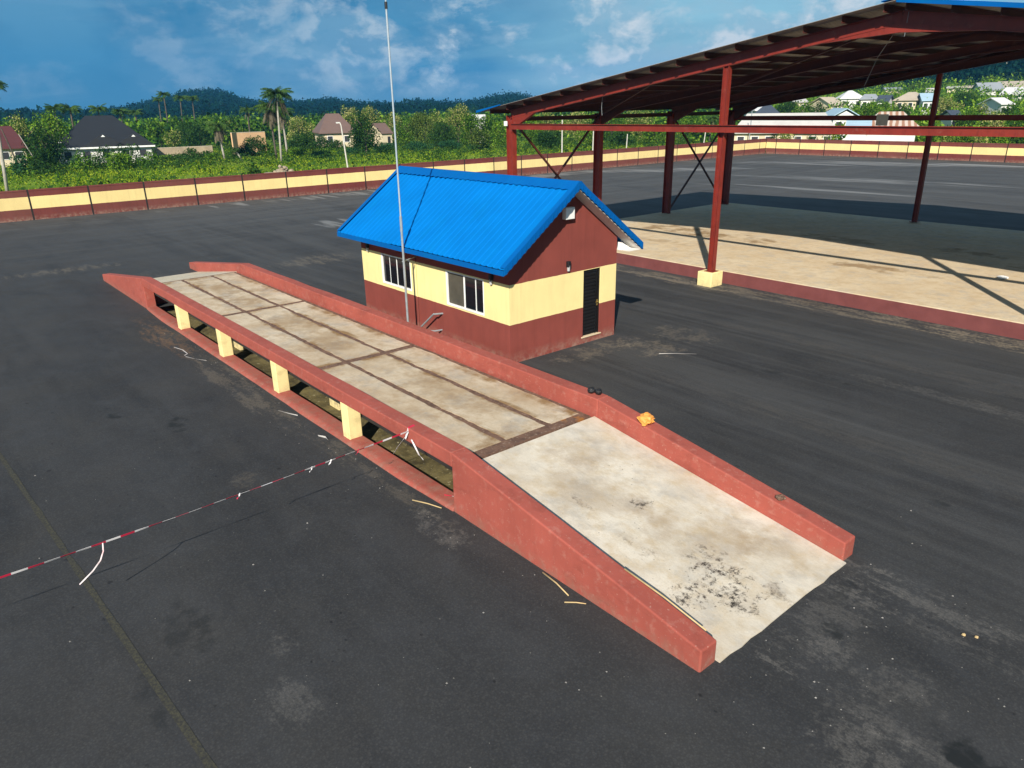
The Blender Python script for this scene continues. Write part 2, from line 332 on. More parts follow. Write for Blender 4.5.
    M['bag_orange'] = simple('bag_orange', (.72, .30, .06), .6, var=.25, scale=9)
    M['grit'] = simple('grit', (.22, .21, .195), .9, var=.35, scale=2)
    M['rock'] = simple('rock', (.30, .245, .17), .9, var=.3, scale=1.5, dirt=(.42, .22, .10), dscale=.5)
    M['bark'] = simple('bark', (.09, .072, .055), .9, var=.35, scale=3)
    M['pale_bark'] = simple('pale_bark', (.36, .33, .28), .9, var=.25, scale=3)
    M['pole_concrete'] = simple('pole_concrete', (.55, .52, .46), .8, var=.1)
    M['dead_frond'] = simple('dead_frond', (.115, .095, .06), .9, var=.3)
    # leaves
    def leaf(name, dark, mid, light, hi=.8):
        m, nt, out = material(name); t = NT(nt)
        g = t.n('ShaderNodeNewGeometry'); rp = g.outputs['Random Per Island']
        oi = t.n('ShaderNodeObjectInfo').outputs['Random']
        cl = t.noise(g.outputs['Position'], .45, 3, .6)
        f = t.math('ADD', t.math('MULTIPLY', rp, .55), t.math('MULTIPLY', cl, .45))
        f = t.math('ADD', f, t.math('MULTIPLY', t.math('SUBTRACT', oi, .5), .16))
        c = t.ramp(f, [(.22, dark), (.5, mid), (hi, light)])
        d = t.n('ShaderNodeBsdfDiffuse'); t.l(c, d.inputs[0])
        tr = t.n('ShaderNodeBsdfTranslucent'); t.l(t.mix(.5, c, (.12, .16, .01), 'MIX'), tr.inputs[0])
        mx = t.n('ShaderNodeMixShader'); mx.inputs[0].default_value = .22
        t.l(d.outputs[0], mx.inputs[1]); t.l(tr.outputs[0], mx.inputs[2])
        t.l(mx.outputs[0], out.inputs[0]); M[name] = m
    leaf('leaf_dark', (.012, .032, .010), (.026, .068, .015), (.060, .125, .022))
    leaf('leaf_mid', (.014, .046, .007), (.060, .150, .014), (.21, .33, .030), .74)
    leaf('leaf_yellow', (.030, .075, .010), (.115, .19, .022), (.50, .46, .17), .74)
    leaf('leaf_olive', (.022, .050, .011), (.075, .125, .022), (.20, .25, .05))
    leaf('leaf_far', (.0025, .014, .012), (.005, .025, .019), (.011, .042, .025))
    leaf('leaf_grass', (.034, .095, .005), (.115, .215, .009), (.33, .38, .03), .76)
    leaf('palm_leaf', (.020, .052, .014), (.045, .100, .022), (.10, .165, .04))
    leaf('shrub_blue', (.014, .05, .022), (.026, .085, .034), (.05, .13, .045))
    # ground of the fields
    m, nt, out = material('field_earth'); t = NT(nt); P = t.pos()
    a = t.noise(P, .05, 6, .6); b = t.noise(P, .5, 5, .6)
    c = t.mix(t.ramp(a, [(.35, 0), (.65, 1)]), (.05, .12, .008), (.18, .25, .025))
    c = t.mix(t.math('MULTIPLY', t.ramp(b, [(.5, 0), (.7, 1)]), .5), c, (.034, .085, .010))
    c = t.mix(t.ramp(t.noise(P, .13, 5, .6), [(.72, 0), (.78, .6)]), c, (.30, .19, .09))
    t.l(t.bsdf(c, .95, 0, None, .1), out.inputs[0]); M['field_earth'] = m
    m, nt, out = material('hill_earth'); t = NT(nt); P = t.pos()
    c = t.mix(t.ramp(t.noise(P, .03, 6, .65), [(.35, 0), (.65, 1)]), (.008, .024, .014), (.02, .046, .02))
    t.l(t.bsdf(c, .95, 0, None, .1), out.inputs[0]); M['hill_earth'] = m
    # roofs and walls of the town
    for nm, col in dict(roof_charcoal=(.020, .022, .026), roof_maroon=(.10, .03, .028), roof_brown=(.165, .105, .085), roof_pale=(.52, .50, .47), roof_grey=(.33, .35, .37),
                        roof_skyblue=(.36, .50, .60), roof_slate=(.06, .075, .10), roof_tan=(.50, .42, .32), roof_white=(.70, .69, .67)).items():
        m, nt, out = material(nm); t = NT(nt); v = t.obj()
        rows = t.n('ShaderNodeTexWave'); rows.bands_direction = 'Z'; t.l(v, rows.inputs['Vector']); rows.inputs['Scale'].default_value = 1.3; rows.inputs['Distortion'].default_value = .6
        c = t.mix(t.math('MULTIPLY', rows.outputs['Fac'], .3), col, tuple(x * .7 for x in col))
        c = t.mix(t.math('MULTIPLY', t.ramp(t.noise(v, .5, 5, .65), [(.45, 0), (.7, 1)]), .35), c, tuple(x * .62 for x in col))
        t.l(t.bsdf(c, .6, 0, None, .35), out.inputs[0]); M[nm] = m
    m, nt, out = material('roof_rusty'); t = NT(nt); v = t.obj()
    wv = t.n('ShaderNodeTexWave'); wv.bands_direction = 'X'; t.l(v, wv.inputs['Vector']); wv.inputs['Scale'].default_value = .42; wv.inputs['Distortion'].default_value = 2.0
    c = t.mix(t.ramp(wv.outputs['Fac'], [(.3, 0), (.7, 1)]), (.30, .16, .10), (.50, .42, .36))
    t.l(t.bsdf(c, .7, 0, None, .3), out.inputs[0]); M['roof_rusty'] = m
    M['wall_cream'] = simple('wall_cream', (.62, .52, .36), .9, var=.1, scale=.8, dirt=(.4, .32, .22), dscale=.4)
    M['wall_white'] = simple('wall_white', (.66, .65, .62), .9, var=.08, scale=.8, dirt=(.48, .43, .36), dscale=.4)
    M['wall_block'] = simple('wall_block', (.38, .30, .20), .9, var=.2, scale=.9, dirt=(.25, .2, .14), dscale=.6)
    M['wall_peach'] = simple('wall_peach', (.58, .36, .20), .9, var=.12, scale=.8)
    M['hole'] = simple('hole', (.03, .03, .035), .5, var=.2)
make_materials()

# ------------------------------------------------------------------ mesh helpers
class MB:
    def __init__(s): s.v = []; s.f = []
    def add(s, vs, fs):
        b = len(s.v); s.v += [tuple(v) for v in vs]; s.f += [tuple(b + i for i in f) for f in fs]; return s
    def box(s, x0, x1, y0, y1, z0, z1):
        return s.add([(x0, y0, z0), (x1, y0, z0), (x1, y1, z0), (x0, y1, z0), (x0, y0, z1), (x1, y0, z1), (x1, y1, z1), (x0, y1, z1)],
                     [(0, 3, 2, 1), (4, 5, 6, 7), (0, 1, 5, 4), (1, 2, 6, 5), (2, 3, 7, 6), (3, 0, 4, 7)])
    def prism(s, poly, axis, a, b):
        """poly in the two other axes (x,z for axis y ...), extruded from a to b"""
        n = len(poly)
        def P(p, t):
            return {'y': (p[0], t, p[1]), 'x': (t, p[0], p[1]), 'z': (p[0], p[1], t)}[axis]
        return s.add([P(p, a) for p in poly] + [P(p, b) for p in poly],
                     [tuple(range(n))[::-1], tuple(range(n, 2 * n))] + [(i, (i + 1) % n, n + (i + 1) % n, n + i) for i in range(n)])
    def sweep(s, p0, p1, prof, up=(0, 0, 1)):
        """profile (u sideways, w along up) swept from p0 to p1"""
        p0, p1 = Vector(p0), Vector(p1); d = (p1 - p0).normalized(); u = Vector(up)
        side = d.cross(u)
        if side.length < 1e-4: side = d.cross(Vector((1, 0, 0)))
        side.normalize(); w = side.cross(d).normalized(); n = len(prof)
        vs = [p0 + side * a + w * b for a, b in prof] + [p1 + side * a + w * b for a, b in prof]
        return s.add(vs, [tuple(range(n)), tuple(range(2 * n - 1, n - 1, -1))] + [(i, n + i, n + (i + 1) % n, (i + 1) % n) for i in range(n)])
    def bar(s, p0, p1, w, h, up=(0, 0, 1)):
        return s.sweep(p0, p1, [(-w / 2, -h / 2), (w / 2, -h / 2), (w / 2, h / 2), (-w / 2, h / 2)], up)
    def ibeam(s, p0, p1, h, w, up=(0, 0, 1), t=.02, tw=.014):
        a, b = w / 2, h / 2
        pr = [(-a, -b), (a, -b), (a, -b + t), (tw, -b + t), (tw, b - t), (a, b - t), (a, b), (-a, b), (-a, b - t), (-tw, b - t), (-tw, -b + t), (-a, -b + t)]
        return s.sweep(p0, p1, pr, up)
    def tube(s, pts, r, n=8, r1=None):
        pts = [Vector(p) for p in pts]; rings = []
        base = len(s.v)
        for i, p in enumerate(pts):
            d = (pts[min(i + 1, len(pts) - 1)] - pts[max(i - 1, 0)]).normalized()
            a = d.cross(Vector((0, 0, 1)))
            if a.length < .05: a = d.cross(Vector((1, 0, 0)))
            a.normalize(); b = d.cross(a)
            rr = r if r1 is None else r + (r1 - r) * i / (len(pts) - 1)
            for k in range(n):
                s.v.append(tuple(p + a * rr * math.cos(2 * PI * k / n) + b * rr * math.sin(2 * PI * k / n)))
        for i in range(len(pts) - 1):
            for k in range(n):
                s.f.append((base + i * n + k, base + i * n + (k + 1) % n, base + (i + 1) * n + (k + 1) % n, base + (i + 1) * n + k))
        s.f.append(tuple(base + k for k in range(n))[::-1]); s.f.append(tuple(base + (len(pts) - 1) * n + k for k in range(n)))
        return s
    def build(s, name, mat, parent=None, bevel=0, seg=2, smooth=False, fix=True):
        me = bpy.data.meshes.new(name)
        me.from_pydata(s.v, [], s.f); me.materials.append(M[mat] if isinstance(mat, str) else mat)
        if fix:
            bm = bmesh.new(); bm.from_mesh(me); bmesh.ops.recalc_face_normals(bm, faces=bm.faces); bm.to_mesh(me); bm.free()
        if smooth:
            for p in me.polygons: p.use_smooth = True
        me.update()
        o = bpy.data.objects.new(name, me); COL.objects.link(o)
        if parent:
            o.parent = parent
            loc = parent.matrix_basis.inverted() if parent.parent is None else (parent.parent.matrix_basis @ parent.matrix_parent_inverse @ parent.matrix_basis).inverted()
            o.matrix_parent_inverse = loc
        if bevel:
            b = o.modifiers.new('bevel', 'BEVEL'); b.width = bevel; b.segments = seg; b.limit_method = 'ANGLE'; b.angle_limit = R(35)
            o.data.shade_smooth() if hasattr(o.data, 'shade_smooth') else None
            w = o.modifiers.new('normals', 'WEIGHTED_NORMAL')
        return o
def tag(o, label=None, cat=None, group=None, kind=None):
    if label: o['label'] = label
    if cat: o['category'] = cat
    if group: o['group'] = group
    if kind: o['kind'] = kind
    return o
def thing(name, loc, label, cat, group=None, rz=0):
    o = bpy.data.objects.new(name, None); COL.objects.link(o); o.location = loc; o.rotation_euler = (0, 0, rz)
    o.empty_display_size = .3
    return tag(o, label, cat, group)
def child(o, p):
    """keep the parent's local frame: child mesh was built in local coordinates"""
    o.parent = p; o.matrix_parent_inverse = Matrix(); return o
def jag(mb, amp, seed=0, keep=None):
    r = random.Random(seed)
    mb.v = [(x + r.uniform(-amp, amp), y + r.uniform(-amp, amp), z + r.uniform(-amp, amp) * .5) for x, y, z in mb.v]; return mb

# ------------------------------------------------------------------ weighbridge
RR, LL, R2, WW, W, HW, HE, HD, HB = 5.29, 19.25, 6.75, .338, 3.985, 1.156, .33, .78, .87
XB, XE = -RR, -RR - LL            # bends
XT = XE - R2
wb = thing('weighbridge', ((XB + XE) / 2, W / 2, 0), 'long concrete truck weighbridge with red kerb walls and a ramp at each end', 'weighbridge')
for y0, y1 in ((0, WW), (W - WW, W)):
    # ramp walls: rise from the ends to the bends
    mb = MB().prism([(XB, -.05), (0, -.05), (0, HE), (-.9, HE + (HW - HE) * .9 / RR + .012), (-3.2, HE + (HW - HE) * 3.2 / RR + .015), (XB, HW)], 'y', y0, y1)
    mb.build('ramp_wall', 'red_paint', wb, .028, 3)
    mb = MB().prism([(XT, -.05), (XE, -.05), (XE, HW), (XT, .27)], 'y', y0, y1); mb.build('ramp_wall', 'red_paint', wb, .028, 3)
    # raised guard beam between the ramps, on yellow posts
    n = 14; vs = []; mb = MB(); HBs = HB if y0 == 0 else .50
    for i in range(n + 1):
        x = XE + .001 + (LL - .002) * i / n; k = 0 if i in (0, n) else 1
        j = lambda a: rnd.uniform(-a, a) * k
        vs += [(x, y0 + j(.008), HBs + j(.008)), (x, y1 + j(.008), HBs + j(.006)), (x, y1 + j(.008), HW + j(.008)), (x, y0 + j(.008), HW + j(.008))]
    fs = [(0, 1, 2, 3), (4 * n, 4 * n + 3, 4 * n + 2, 4 * n + 1)]
    for i in range(n):
        for k in range(4): fs.append((4 * i + k, 4 * i + (k + 1) % 4, 4 * i + 4 + (k + 1) % 4, 4 * i + 4 + k))
    mb.add(vs, fs).build('guard_beam', 'red_paint', wb, .025, 3)
    # low sill with a sloping outer plaster face
    o_ = -1 if y0 == 0 else 1; ya = y0 if y0 == 0 else y1; yb = y1 if y0 == 0 else y0
    mb = MB(); n = 22; vs = []
    for i in range(n + 1):
        x = XE + LL * i / n; e = rnd.uniform(-.012, .014); k = min(1, min(i, n - i) / 2.)
        for yy, zz in ((ya + o_ * (.02 + (.10 + e) * k), -.02), (ya + o_ * (.015 + .03 * k), .05 + e * .5), (ya - o_ * .05, .075 + e * .5), (yb - o_ * e, .07 - e * .4), (yb - o_ * .01, -.3)): vs.append((x, yy, zz))
    fs = [(0, 1, 2, 3, 4), tuple(5 * n + k for k in (4, 3, 2, 1, 0))]
    for i in range(n):
        for k in range(5): fs.append((5 * i + k, 5 * i + (k + 1) % 5, 5 * i + 5 + (k + 1) % 5, 5 * i + 5 + k))
    mb.add(vs, fs).build('sill', 'red_paint', wb, .02, 2)
    for px_ in (-20.62, -16.75, -12.85, -9.12):
        MB().box(px_ - .31, px_, y0 + .012, y1 - .02, .03, HBs - .003).build('post', 'yellow_paint', wb, .014, 2)
# sloping ramp slabs, edges a little ragged
def ramp(xa, za, xb, zb, name='ramp_slab', mat='ramp_concrete'):
    nx, ny = 26, 14; vs = []
    r = random.Random(int(abs(xa) * 10))
    for i in range(nx + 1):
        for j in range(ny + 1):
            x = xa + (xb - xa) * i / nx; y = WW + .004 + (W - 2 * WW - .008) * j / ny; z = za + (zb - za) * i / nx
            if i == nx: x += (r.uniform(-.012, .018)) * (1 if xb > xa else -1)
            if 0 < i < nx and 0 < j < ny: z += r.uniform(-.004, .004)
            vs.append((x, y, z))
    T = (nx + 1) * (ny + 1)
    vs += [(v[0], v[1], min(v[2] - .03, -.05)) for v in vs]
    q = lambda i, j: i * (ny + 1) + j
    fs = [(q(i, j), q(i + 1, j), q(i + 1, j + 1), q(i, j + 1)) for i in range(nx) for j in range(ny)]
    rim = [q(i, 0) for i in range(nx + 1)] + [q(nx, j) for j in range(1, ny + 1)] + [q(i, ny) for i in range(nx - 1, -1, -1)] + [q(0, j) for j in range(ny - 1, 0, -1)]
    fs += [(a, b, T + b, T + a) for a, b in zip(rim, rim[1:] + rim[:1])]
    return MB().add(vs, fs).build(name, mat, wb, smooth=False)
ramp(-5.36, HD - .012, .06, .016)
ramp(-25.12, HD + .0, -30.1, .014, mat='pale_concrete')
# steel framed deck in three lengths, each of three concrete strips between rusty channels
secs = [(-24.98, -18.76), (-18.54, -12.07), (-11.83, -5.68)]
strips = [(.40, 1.42), (1.58, 2.545), (2.705, 3.46)]
for a, b in secs:
    d = None
    for s0, s1 in strips:
        n = 40; mb = MB(); r = random.Random(int(abs(a) * 7 + s0 * 10)); top = []
        for i in range(n + 1):
            x = a + (b - a) * i / n
            k_ = max(0, mnoise.noise(Vector((x * .9, s0 * 3, 1)))) * .05
            top += [(x, s0 - k_ + r.uniform(-.02, .012), HD), (x, s1 + max(0, mnoise.noise(Vector((x * .9, s1 * 3, 7)))) * .05 + r.uniform(-.012, .02), HD)]
        if True:
            jit = [r.uniform(-.02, .02) for _ in range(4)]
            top[0] = (a + jit[0], *top[0][1:]); top[1] = (a + jit[1], *top[1][1:]); top[-2] = (b + jit[2], *top[-2][1:]); top[-1] = (b + jit[3], *top[-1][1:])
        m_ = len(top); vs = top + [(x, y, z - .16) for x, y, z in top]
        fs = [(2 * i, 2 * i + 2, 2 * i + 3, 2 * i + 1) for i in range(n)] + [(2 * i, m_ + 2 * i, m_ + 2 * i + 2, 2 * i + 2) for i in range(n)] + [(2 * i + 1, 2 * i + 3, m_ + 2 * i + 3, m_ + 2 * i + 1) for i in range(n)]
        fs += [(0, 1, m_ + 1, m_), (m_ - 2, 2 * m_ - 2, 2 * m_ - 1, m_ - 1)]
        mb.add(vs, fs).build('deck_panel', 'deck_concrete', wb)
for y0, y1 in ((1.37, 1.63), (2.49, 2.76), (3.42, 3.60)):
    for a, b in secs: MB().box(a - .02, b + .02, y0, y1, HD - .14, HD - .012).build('steel_channel', 'rusty_steel', wb)
for x0, x1, z in ((-25.10, -24.94, .004), (-18.80, -18.50, .008), (-12.11, -11.79, .008), (-5.72, -5.42, .008)):
    MB().box(x0, x1, .39, 3.585, HD - .15, HD - z).build('cross_channel', 'rusty_steel', wb)
MB().box(-5.43, -5.365, WW + .01, W - WW - .01, HD - .3, HD - .05).build('expansion_gap', 'dark_gap', wb)
MB().box(-25.0, -5.44, .36, 3.63, HD - .30, HD - .165).build('deck_frame', 'dark_gap', wb)
for y in (.9, 2.1, 3.3): MB().ibeam((-24.9, y, .42), (-5.5, y, .42), .3, .18).build('girder', 'rusty_steel', wb)
for x in (-23.6, -18.1, -11.6, -6.3):
    for y in (1.1, 3.0): MB().box(x - .25, x + .25, y - .22, y + .22, -.2, .268).build('pier', 'yellow_paint', wb, .02)
# cross walls at the pit ends
MB().box(XB - .05, XB + .25, WW, W - WW, -.3, HD - .2).build('end_wall', 'red_paint', wb)
MB().box(XE - .8, XE - .55, WW, W - WW, -.3, HD - .2).build('end_wall', 'red_paint', wb)
# pit floor (a dip in the ground below the deck)
nx, ny = 60, 12; vs = []
for i in range(nx + 1):
    for j in range(ny + 1):
        x = XE + LL * i / nx; y = .2 + (W - .4) * j / ny
        vs.append((x, y, -.2 + .09 * mnoise.noise(Vector((x * 1.3, y * 1.3, 0))) + .04 * mnoise.noise(Vector((x * 5, y * 5, 3)))))
tag(MB().add(vs, [(i * (ny + 1) + j, (i + 1) * (ny + 1) + j, (i + 1) * (ny + 1) + j + 1, i * (ny + 1) + j + 1) for i in range(nx) for j in range(ny)]).build('pit_ground', 'pit_dirt', smooth=True), kind='structure')

# ------------------------------------------------------------------ asphalt yard (one sheet with the pit cut out)
xs = [-56.75, XE, XB, 70]; ys = [-90, .17, W - .17, 92.0]
mb = MB()
for i in range(3):
    for j in range(3):
        if i == 1 and j == 1: continue
        mb.add([(xs[i], ys[j], 0), (xs[i + 1], ys[j], 0), (xs[i + 1], ys[j + 1], 0), (xs[i], ys[j + 1], 0)], [(0, 1, 2, 3)])
tag(mb.build('asphalt_yard', 'asphalt'), kind='structure')
vs = []; n = 60
for i in range(n + 1):
    f = i / n; x = -30 + 29.6 * f; yc = -5.87 + .062 * (x + 13.6)
    w = .045 + .02 * mnoise.noise(Vector((x * 1.5, 0, 0)))
    vs += [(x, yc - w, .004), (x, yc + w, .004)]
tag(MB().add(vs, [(2 * i, 2 * i + 2, 2 * i + 3, 2 * i + 1) for i in range(n)]).build('painted_line', 'line_paint', fix=False), kind='structure')

# ------------------------------------------------------------------ weighing office
HX0, HX1, HY0, HY1 = -18.72, -10.70, 5.85, 10.09
HYM = (HY0 + HY1) / 2; EX, EY = .51, .58; EZ, RZ = 2.80, 4.77
SL = (RZ - EZ) / (HYM - (HY0 - EY))
ho = thing('weighing_office', ((HX0 + HX1) / 2, HYM, 0), 'small maroon and yellow office with a bright blue gabled roof beside the weighbridge', 'office building')
wtop = lambda y: EZ - .10 + SL * ((y - (HY0 - EY)) if y < HYM else ((HY1 + EY) - y))
# walls with real openings: front wall pieces round the windows, gable wall pieces round the door
T_ = .2
WIN = [(-17.40, -15.60, 1.24, 2.24), (-13.65, -11.82, 1.18, 2.22)]
DOOR = (8.69, 9.41, .2, 2.23)
mb = MB()
fx = [HX0, WIN[0][0], WIN[0][1], WIN[1][0], WIN[1][1], HX1 - T_]
zt = wtop(HY0)
for i in range(5):
    if i % 2 == 0: mb.box(fx[i], fx[i + 1], HY0, HY0 + T_, -.05, zt)
    else:
        w_ = WIN[i // 2]; mb.box(w_[0], w_[1], HY0, HY0 + T_, -.05, w_[2]); mb.box(w_[0], w_[1], HY0, HY0 + T_, w_[3], zt)
mb.box(HX0, HX1 - T_, HY1 - T_, HY1, -.05, zt)
gy = lambda a, b, z0: [(a, z0), (b, z0), (b, wtop(b))] + ([(HYM, wtop(HYM))] if a < HYM < b else []) + [(a, wtop(a))]
mb.prism(gy(HY0, DOOR[0], -.05), 'x', HX1 - T_, HX1)
mb.prism(gy(DOOR[1], HY1, -.05), 'x', HX1 - T_, HX1)
mb.prism(gy(DOOR[0], DOOR[1], DOOR[3]), 'x', HX1 - T_, HX1)
mb.box(HX1 - T_, HX1, DOOR[0], DOOR[1], -.05, DOOR[2] - .03)
mb.prism(gy(HY0 + T_, HY1 - T_, -.05), 'x', HX0, HX0 + T_)
mb.build('wall', 'house_wall', ho)
MB().box(HX1 - T_ - .01, HX1 + .03, DOOR[0] - .06, DOOR[1] + .06, DOOR[2] - .029, DOOR[2] + .012).build('doorstep', 'slab_concrete', ho, .01)
MB().box(HX0 + T_, HX1 - T_, HY0 + T_, HY1 - T_, .0, .12).build('floor', 'slab_concrete', ho)
# door with horizontal slats
mb = MB().box(HX1 - .13, HX1 - .07, DOOR[0], DOOR[1], DOOR[2] + .012, DOOR[3])
nsl = 19
for i in range(nsl):
    z = DOOR[2] + .1 + (DOOR[3] - DOOR[2] - .16) * i / (nsl - 1)
    mb.prism([(HX1 - .071, z - .035), (HX1 - .045, z - .03), (HX1 - .05, z + .012), (HX1 - .071, z + .03)], 'y', DOOR[0] + .05, DOOR[1] - .14)
for a, b in ((DOOR[0], DOOR[0] + .05), (DOOR[1] - .05, DOOR[1]), (DOOR[1] - .15, DOOR[1] - .12)): mb.box(HX1 - .071, HX1 - .035, a, b, DOOR[2] + .012, DOOR[3])
dr = mb.build('door', 'door', ho)
mb = MB().box(HX1 - .04, HX1 - .022, DOOR[1] - .115, DOOR[1] - .07, 1.08, 1.26); mb.tube([(HX1 - .02, DOOR[1] - .09, 1.2), (HX1 + .02, DOOR[1] - .09, 1.2), (HX1 + .02, DOOR[1] - .2, 1.2)], .011)
mb.build('handle', 'brass', dr)
# windows: white aluminium sliders
def window(x0, x1, z0, z1, bars, screen=None):
    f = .055; mb = MB(); y0, y1 = HY0 - .015, HY0 + .075
    mb.box(x0, x0 + f, y0, y1, z0, z1); mb.box(x1 - .03, x1, y0, y1, z0, z1); mb.box(x0 + f, x1 - .03, y0, y1, z0, z0 + .06); mb.box(x0 + f, x1 - .03, y0, y1, z1 - .03, z1)
    wn = mb.build('window', 'white', ho, .006)
    for b in bars: MB().box(b[0], b[1], HY0 + .028, HY0 + .054, z0 + .06, z1 - .03).build('mullion', 'white', wn)
    edges = [x0 + f] + [e for b in bars for e in b] + [x1 - .03]
    for k in range(0, len(edges), 2):
        a, b = edges[k], edges[k + 1]
        MB().box(a, b, HY0 + .042 - .006 * (k % 4), HY0 + .048 - .006 * (k % 4), z0 + .06, z1 - .03).build('screen' if screen == k // 2 else 'pane', 'mesh_screen' if screen == k // 2 else 'window_glass', wn)
window(*WIN[0], [(-16.93, -16.90), (-16.50, -16.47)])
window(*WIN[1], [(-12.82, -12.74), (-12.25, -12.22)], 0)
# roof: ribbed sheets, one mesh per slope
def slope(y_e, y_r, z_e, z_r, x0, x1, name, par, mat, pitch=.25, rib=.018):
    mb = MB(); xs_ = []; x = x0
    while x < x1 - pitch * .5:
        xs_ += [(x, 0), (x + pitch * .62, 0), (x + pitch * .70, rib), (x + pitch * .90, rib), (x + pitch * .985, 0)]; x += pitch
    xs_ = [(min(a, x1), b) for a, b in xs_ if a <= x1] + [(x1, 0)]
    vs = []
    for a, b in xs_: vs += [(a, y_e, z_e + b), (a, y_r, z_r + b)]
    mb.add(vs, [(2 * i, 2 * i + 2, 2 * i + 3, 2 * i + 1) for i in range(len(xs_) - 1)])
    o = mb.build(name, mat, par, fix=False)
    s = o.modifiers.new('thick', 'SOLIDIFY'); s.thickness = .012; s.offset = -1
    return o
X0, X1 = HX0 - EX, HX1 + EX
rf = slope(HY0 - EY, HYM, EZ, RZ, X0, -15.83, 'roof', ho, 'blue_sheet')
# second length of sheet laps over the first a little
o = slope(HY0 - EY, HYM, EZ + .022, RZ + .022, -15.88, X1, 'roof_sheet', rf, 'blue_sheet')
o = slope(HY1 + EY, HYM, EZ, RZ, X0, X1, 'roof_sheet', rf, 'blue_sheet')
# ridge cap with a toothed lower edge
cap = MB(); n = 66; vs = []
for i in range(n + 1):
    x = X0 - .02 + (X1 - X0 + .04) * i / n; k = .26 + (.035 if i % 2 else 0)
    vs += [(x, HYM - k, RZ - k * SL + .062), (x, HYM - .04, RZ + .062), (x, HYM + .04, RZ + .062), (x, HYM + k, RZ - k * SL + .062)]
for i in range(n):
    for k in range(3): cap.f.append((4 * i + k, 4 * i + k + 1, 4 * i + 5 + k, 4 * i + 4 + k))
cap.v = vs
o = cap.build('ridge_cap', 'blue_trim', rf, fix=False); s = o.modifiers.new('thick', 'SOLIDIFY'); s.thickness = .012; s.offset = -1
# eave gutter boards
for ya, yb in ((HY0 - EY - .03, HY0 - EY), (HY1 + EY, HY1 + EY + .03)):
    MB().box(X0, X1, ya, yb, EZ - .135, EZ + .004).build('fascia', 'blue_trim', rf)
# verge trims: folded strip on top plus a toothed drop face
for sx, xx in ((1, X1), (-1, X0)):
    for sy in (1, -1):
        ye = HY0 - EY if sy == 1 else HY1 + EY
        mb = MB(); n = 34
        top = []; low = []
        for i in range(n + 1):
            f = i / n; y = ye + (HYM - ye) * f; z = EZ + (RZ - EZ) * f
            top.append((y, z + .065)); low.append((y, z - .115 - (.03 if i % 2 else 0)))
        for i in range(n):
            a, b, c, d = top[i], top[i + 1], low[i + 1], low[i]
            x0_, x1_ = (xx, xx + .025) if sx == 1 else (xx - .025, xx)
            mb.prism([a, b, c, d], 'x', x0_, x1_)
        # lip
        mb.prism([(ye, EZ + .066), (HYM, RZ + .066), (HYM, RZ + .08), (ye, EZ + .08)], 'x', xx - .16 if sx == 1 else xx - .02, xx + .02 if sx == 1 else xx + .16)
        # raised ribs on the drop face
        for i in range(1, n, 2):
            y = ye + (HYM - ye) * (i / n); z = EZ + (RZ - EZ) * i / n
            mb.box(xx + (.026 if sx == 1 else -.04), xx + (.04 if sx == 1 else -.026), y - .018, y + .018, z - .09, z + .03)
        mb.build('verge_trim', 'blue_trim', rf)
        # white soffit board under the overhang
        ys_ = ye + .03 * sy
        MB().prism([(ys_, EZ - .13), (HYM - .02 * sy, RZ - .16), (HYM - .02 * sy, RZ - .145), (ys_, EZ - .115)], 'x', HX1 + .004 if sx == 1 else xx + .03, xx - .03 if sx == 1 else HX0 - .004).build('soffit', 'soffit', rf)
for a, b, q in ((HY0 - EY + .002, HY0 - .004, 0), (HY1 + .004, HY1 + EY - .002, 1)):
    MB().box(X0 + .03 if q else HX0, X1 - .03 if q else HX1, a, b, EZ - .128, EZ - .116).build('soffit', 'soffit', rf)
MB().prism([(HY1 + .01, EZ - .14), (HY1 + EY - .12, EZ - .14), (HY1 + .02, EZ + .1)], 'x', HX1 + .02, HX1 + .2).build('eave_box', 'white', rf)
# vent box, lamps, pipes
MB().box(HX1 + .005, HX1 + .16, 7.80, 8.14, 3.80, 4.12).build('vent_box', 'white', ho, .01)
def lamp(x, y, z, ax):
    mb = MB(); d = .1
    if ax == 'x': mb.box(x + .004, x + .1, y - .055, y + .055, z + .02, z + .19)
    else: mb.box(x - .055, x + .055, y - .1, y - .004, z + .02, z + .19)
    l_ = mb.build('wall_lamp', 'black', ho, .012)
    c = (x + .055, y) if ax == 'x' else (x, y - .055)
    MB().tube([(c[0], c[1], z + .06), (c[0], c[1], z - .09)], .048, 10, .04).build('lamp_glass', 'lamp_glass', l_)
lamp(HX1, 8.02, 2.42, 'x'); lamp(-18.2, HY0, 2.3, 'y'); lamp(-11.42, HY0, 2.26, 'y')
MB().tube([(-15.27, HY0 - .022, zt), (-15.27, HY0 - .022, .05)], .016).build('conduit', 'house_wall', ho)
MB().tube([(-14.82, 5.58, 0), (-14.82, 5.58, .25), (-14.05, 5.6, .84), (-13.95, 5.6, .86), (-13.92, HY0, .84)], .028).build('drain_pipe', 'galv', ho)
MB().tube([(-14.35, 5.55, .26), (-14.05, 5.6, .3), (-14.0, HY0, .3)], .025).build('drain_pipe', 'galv', ho)
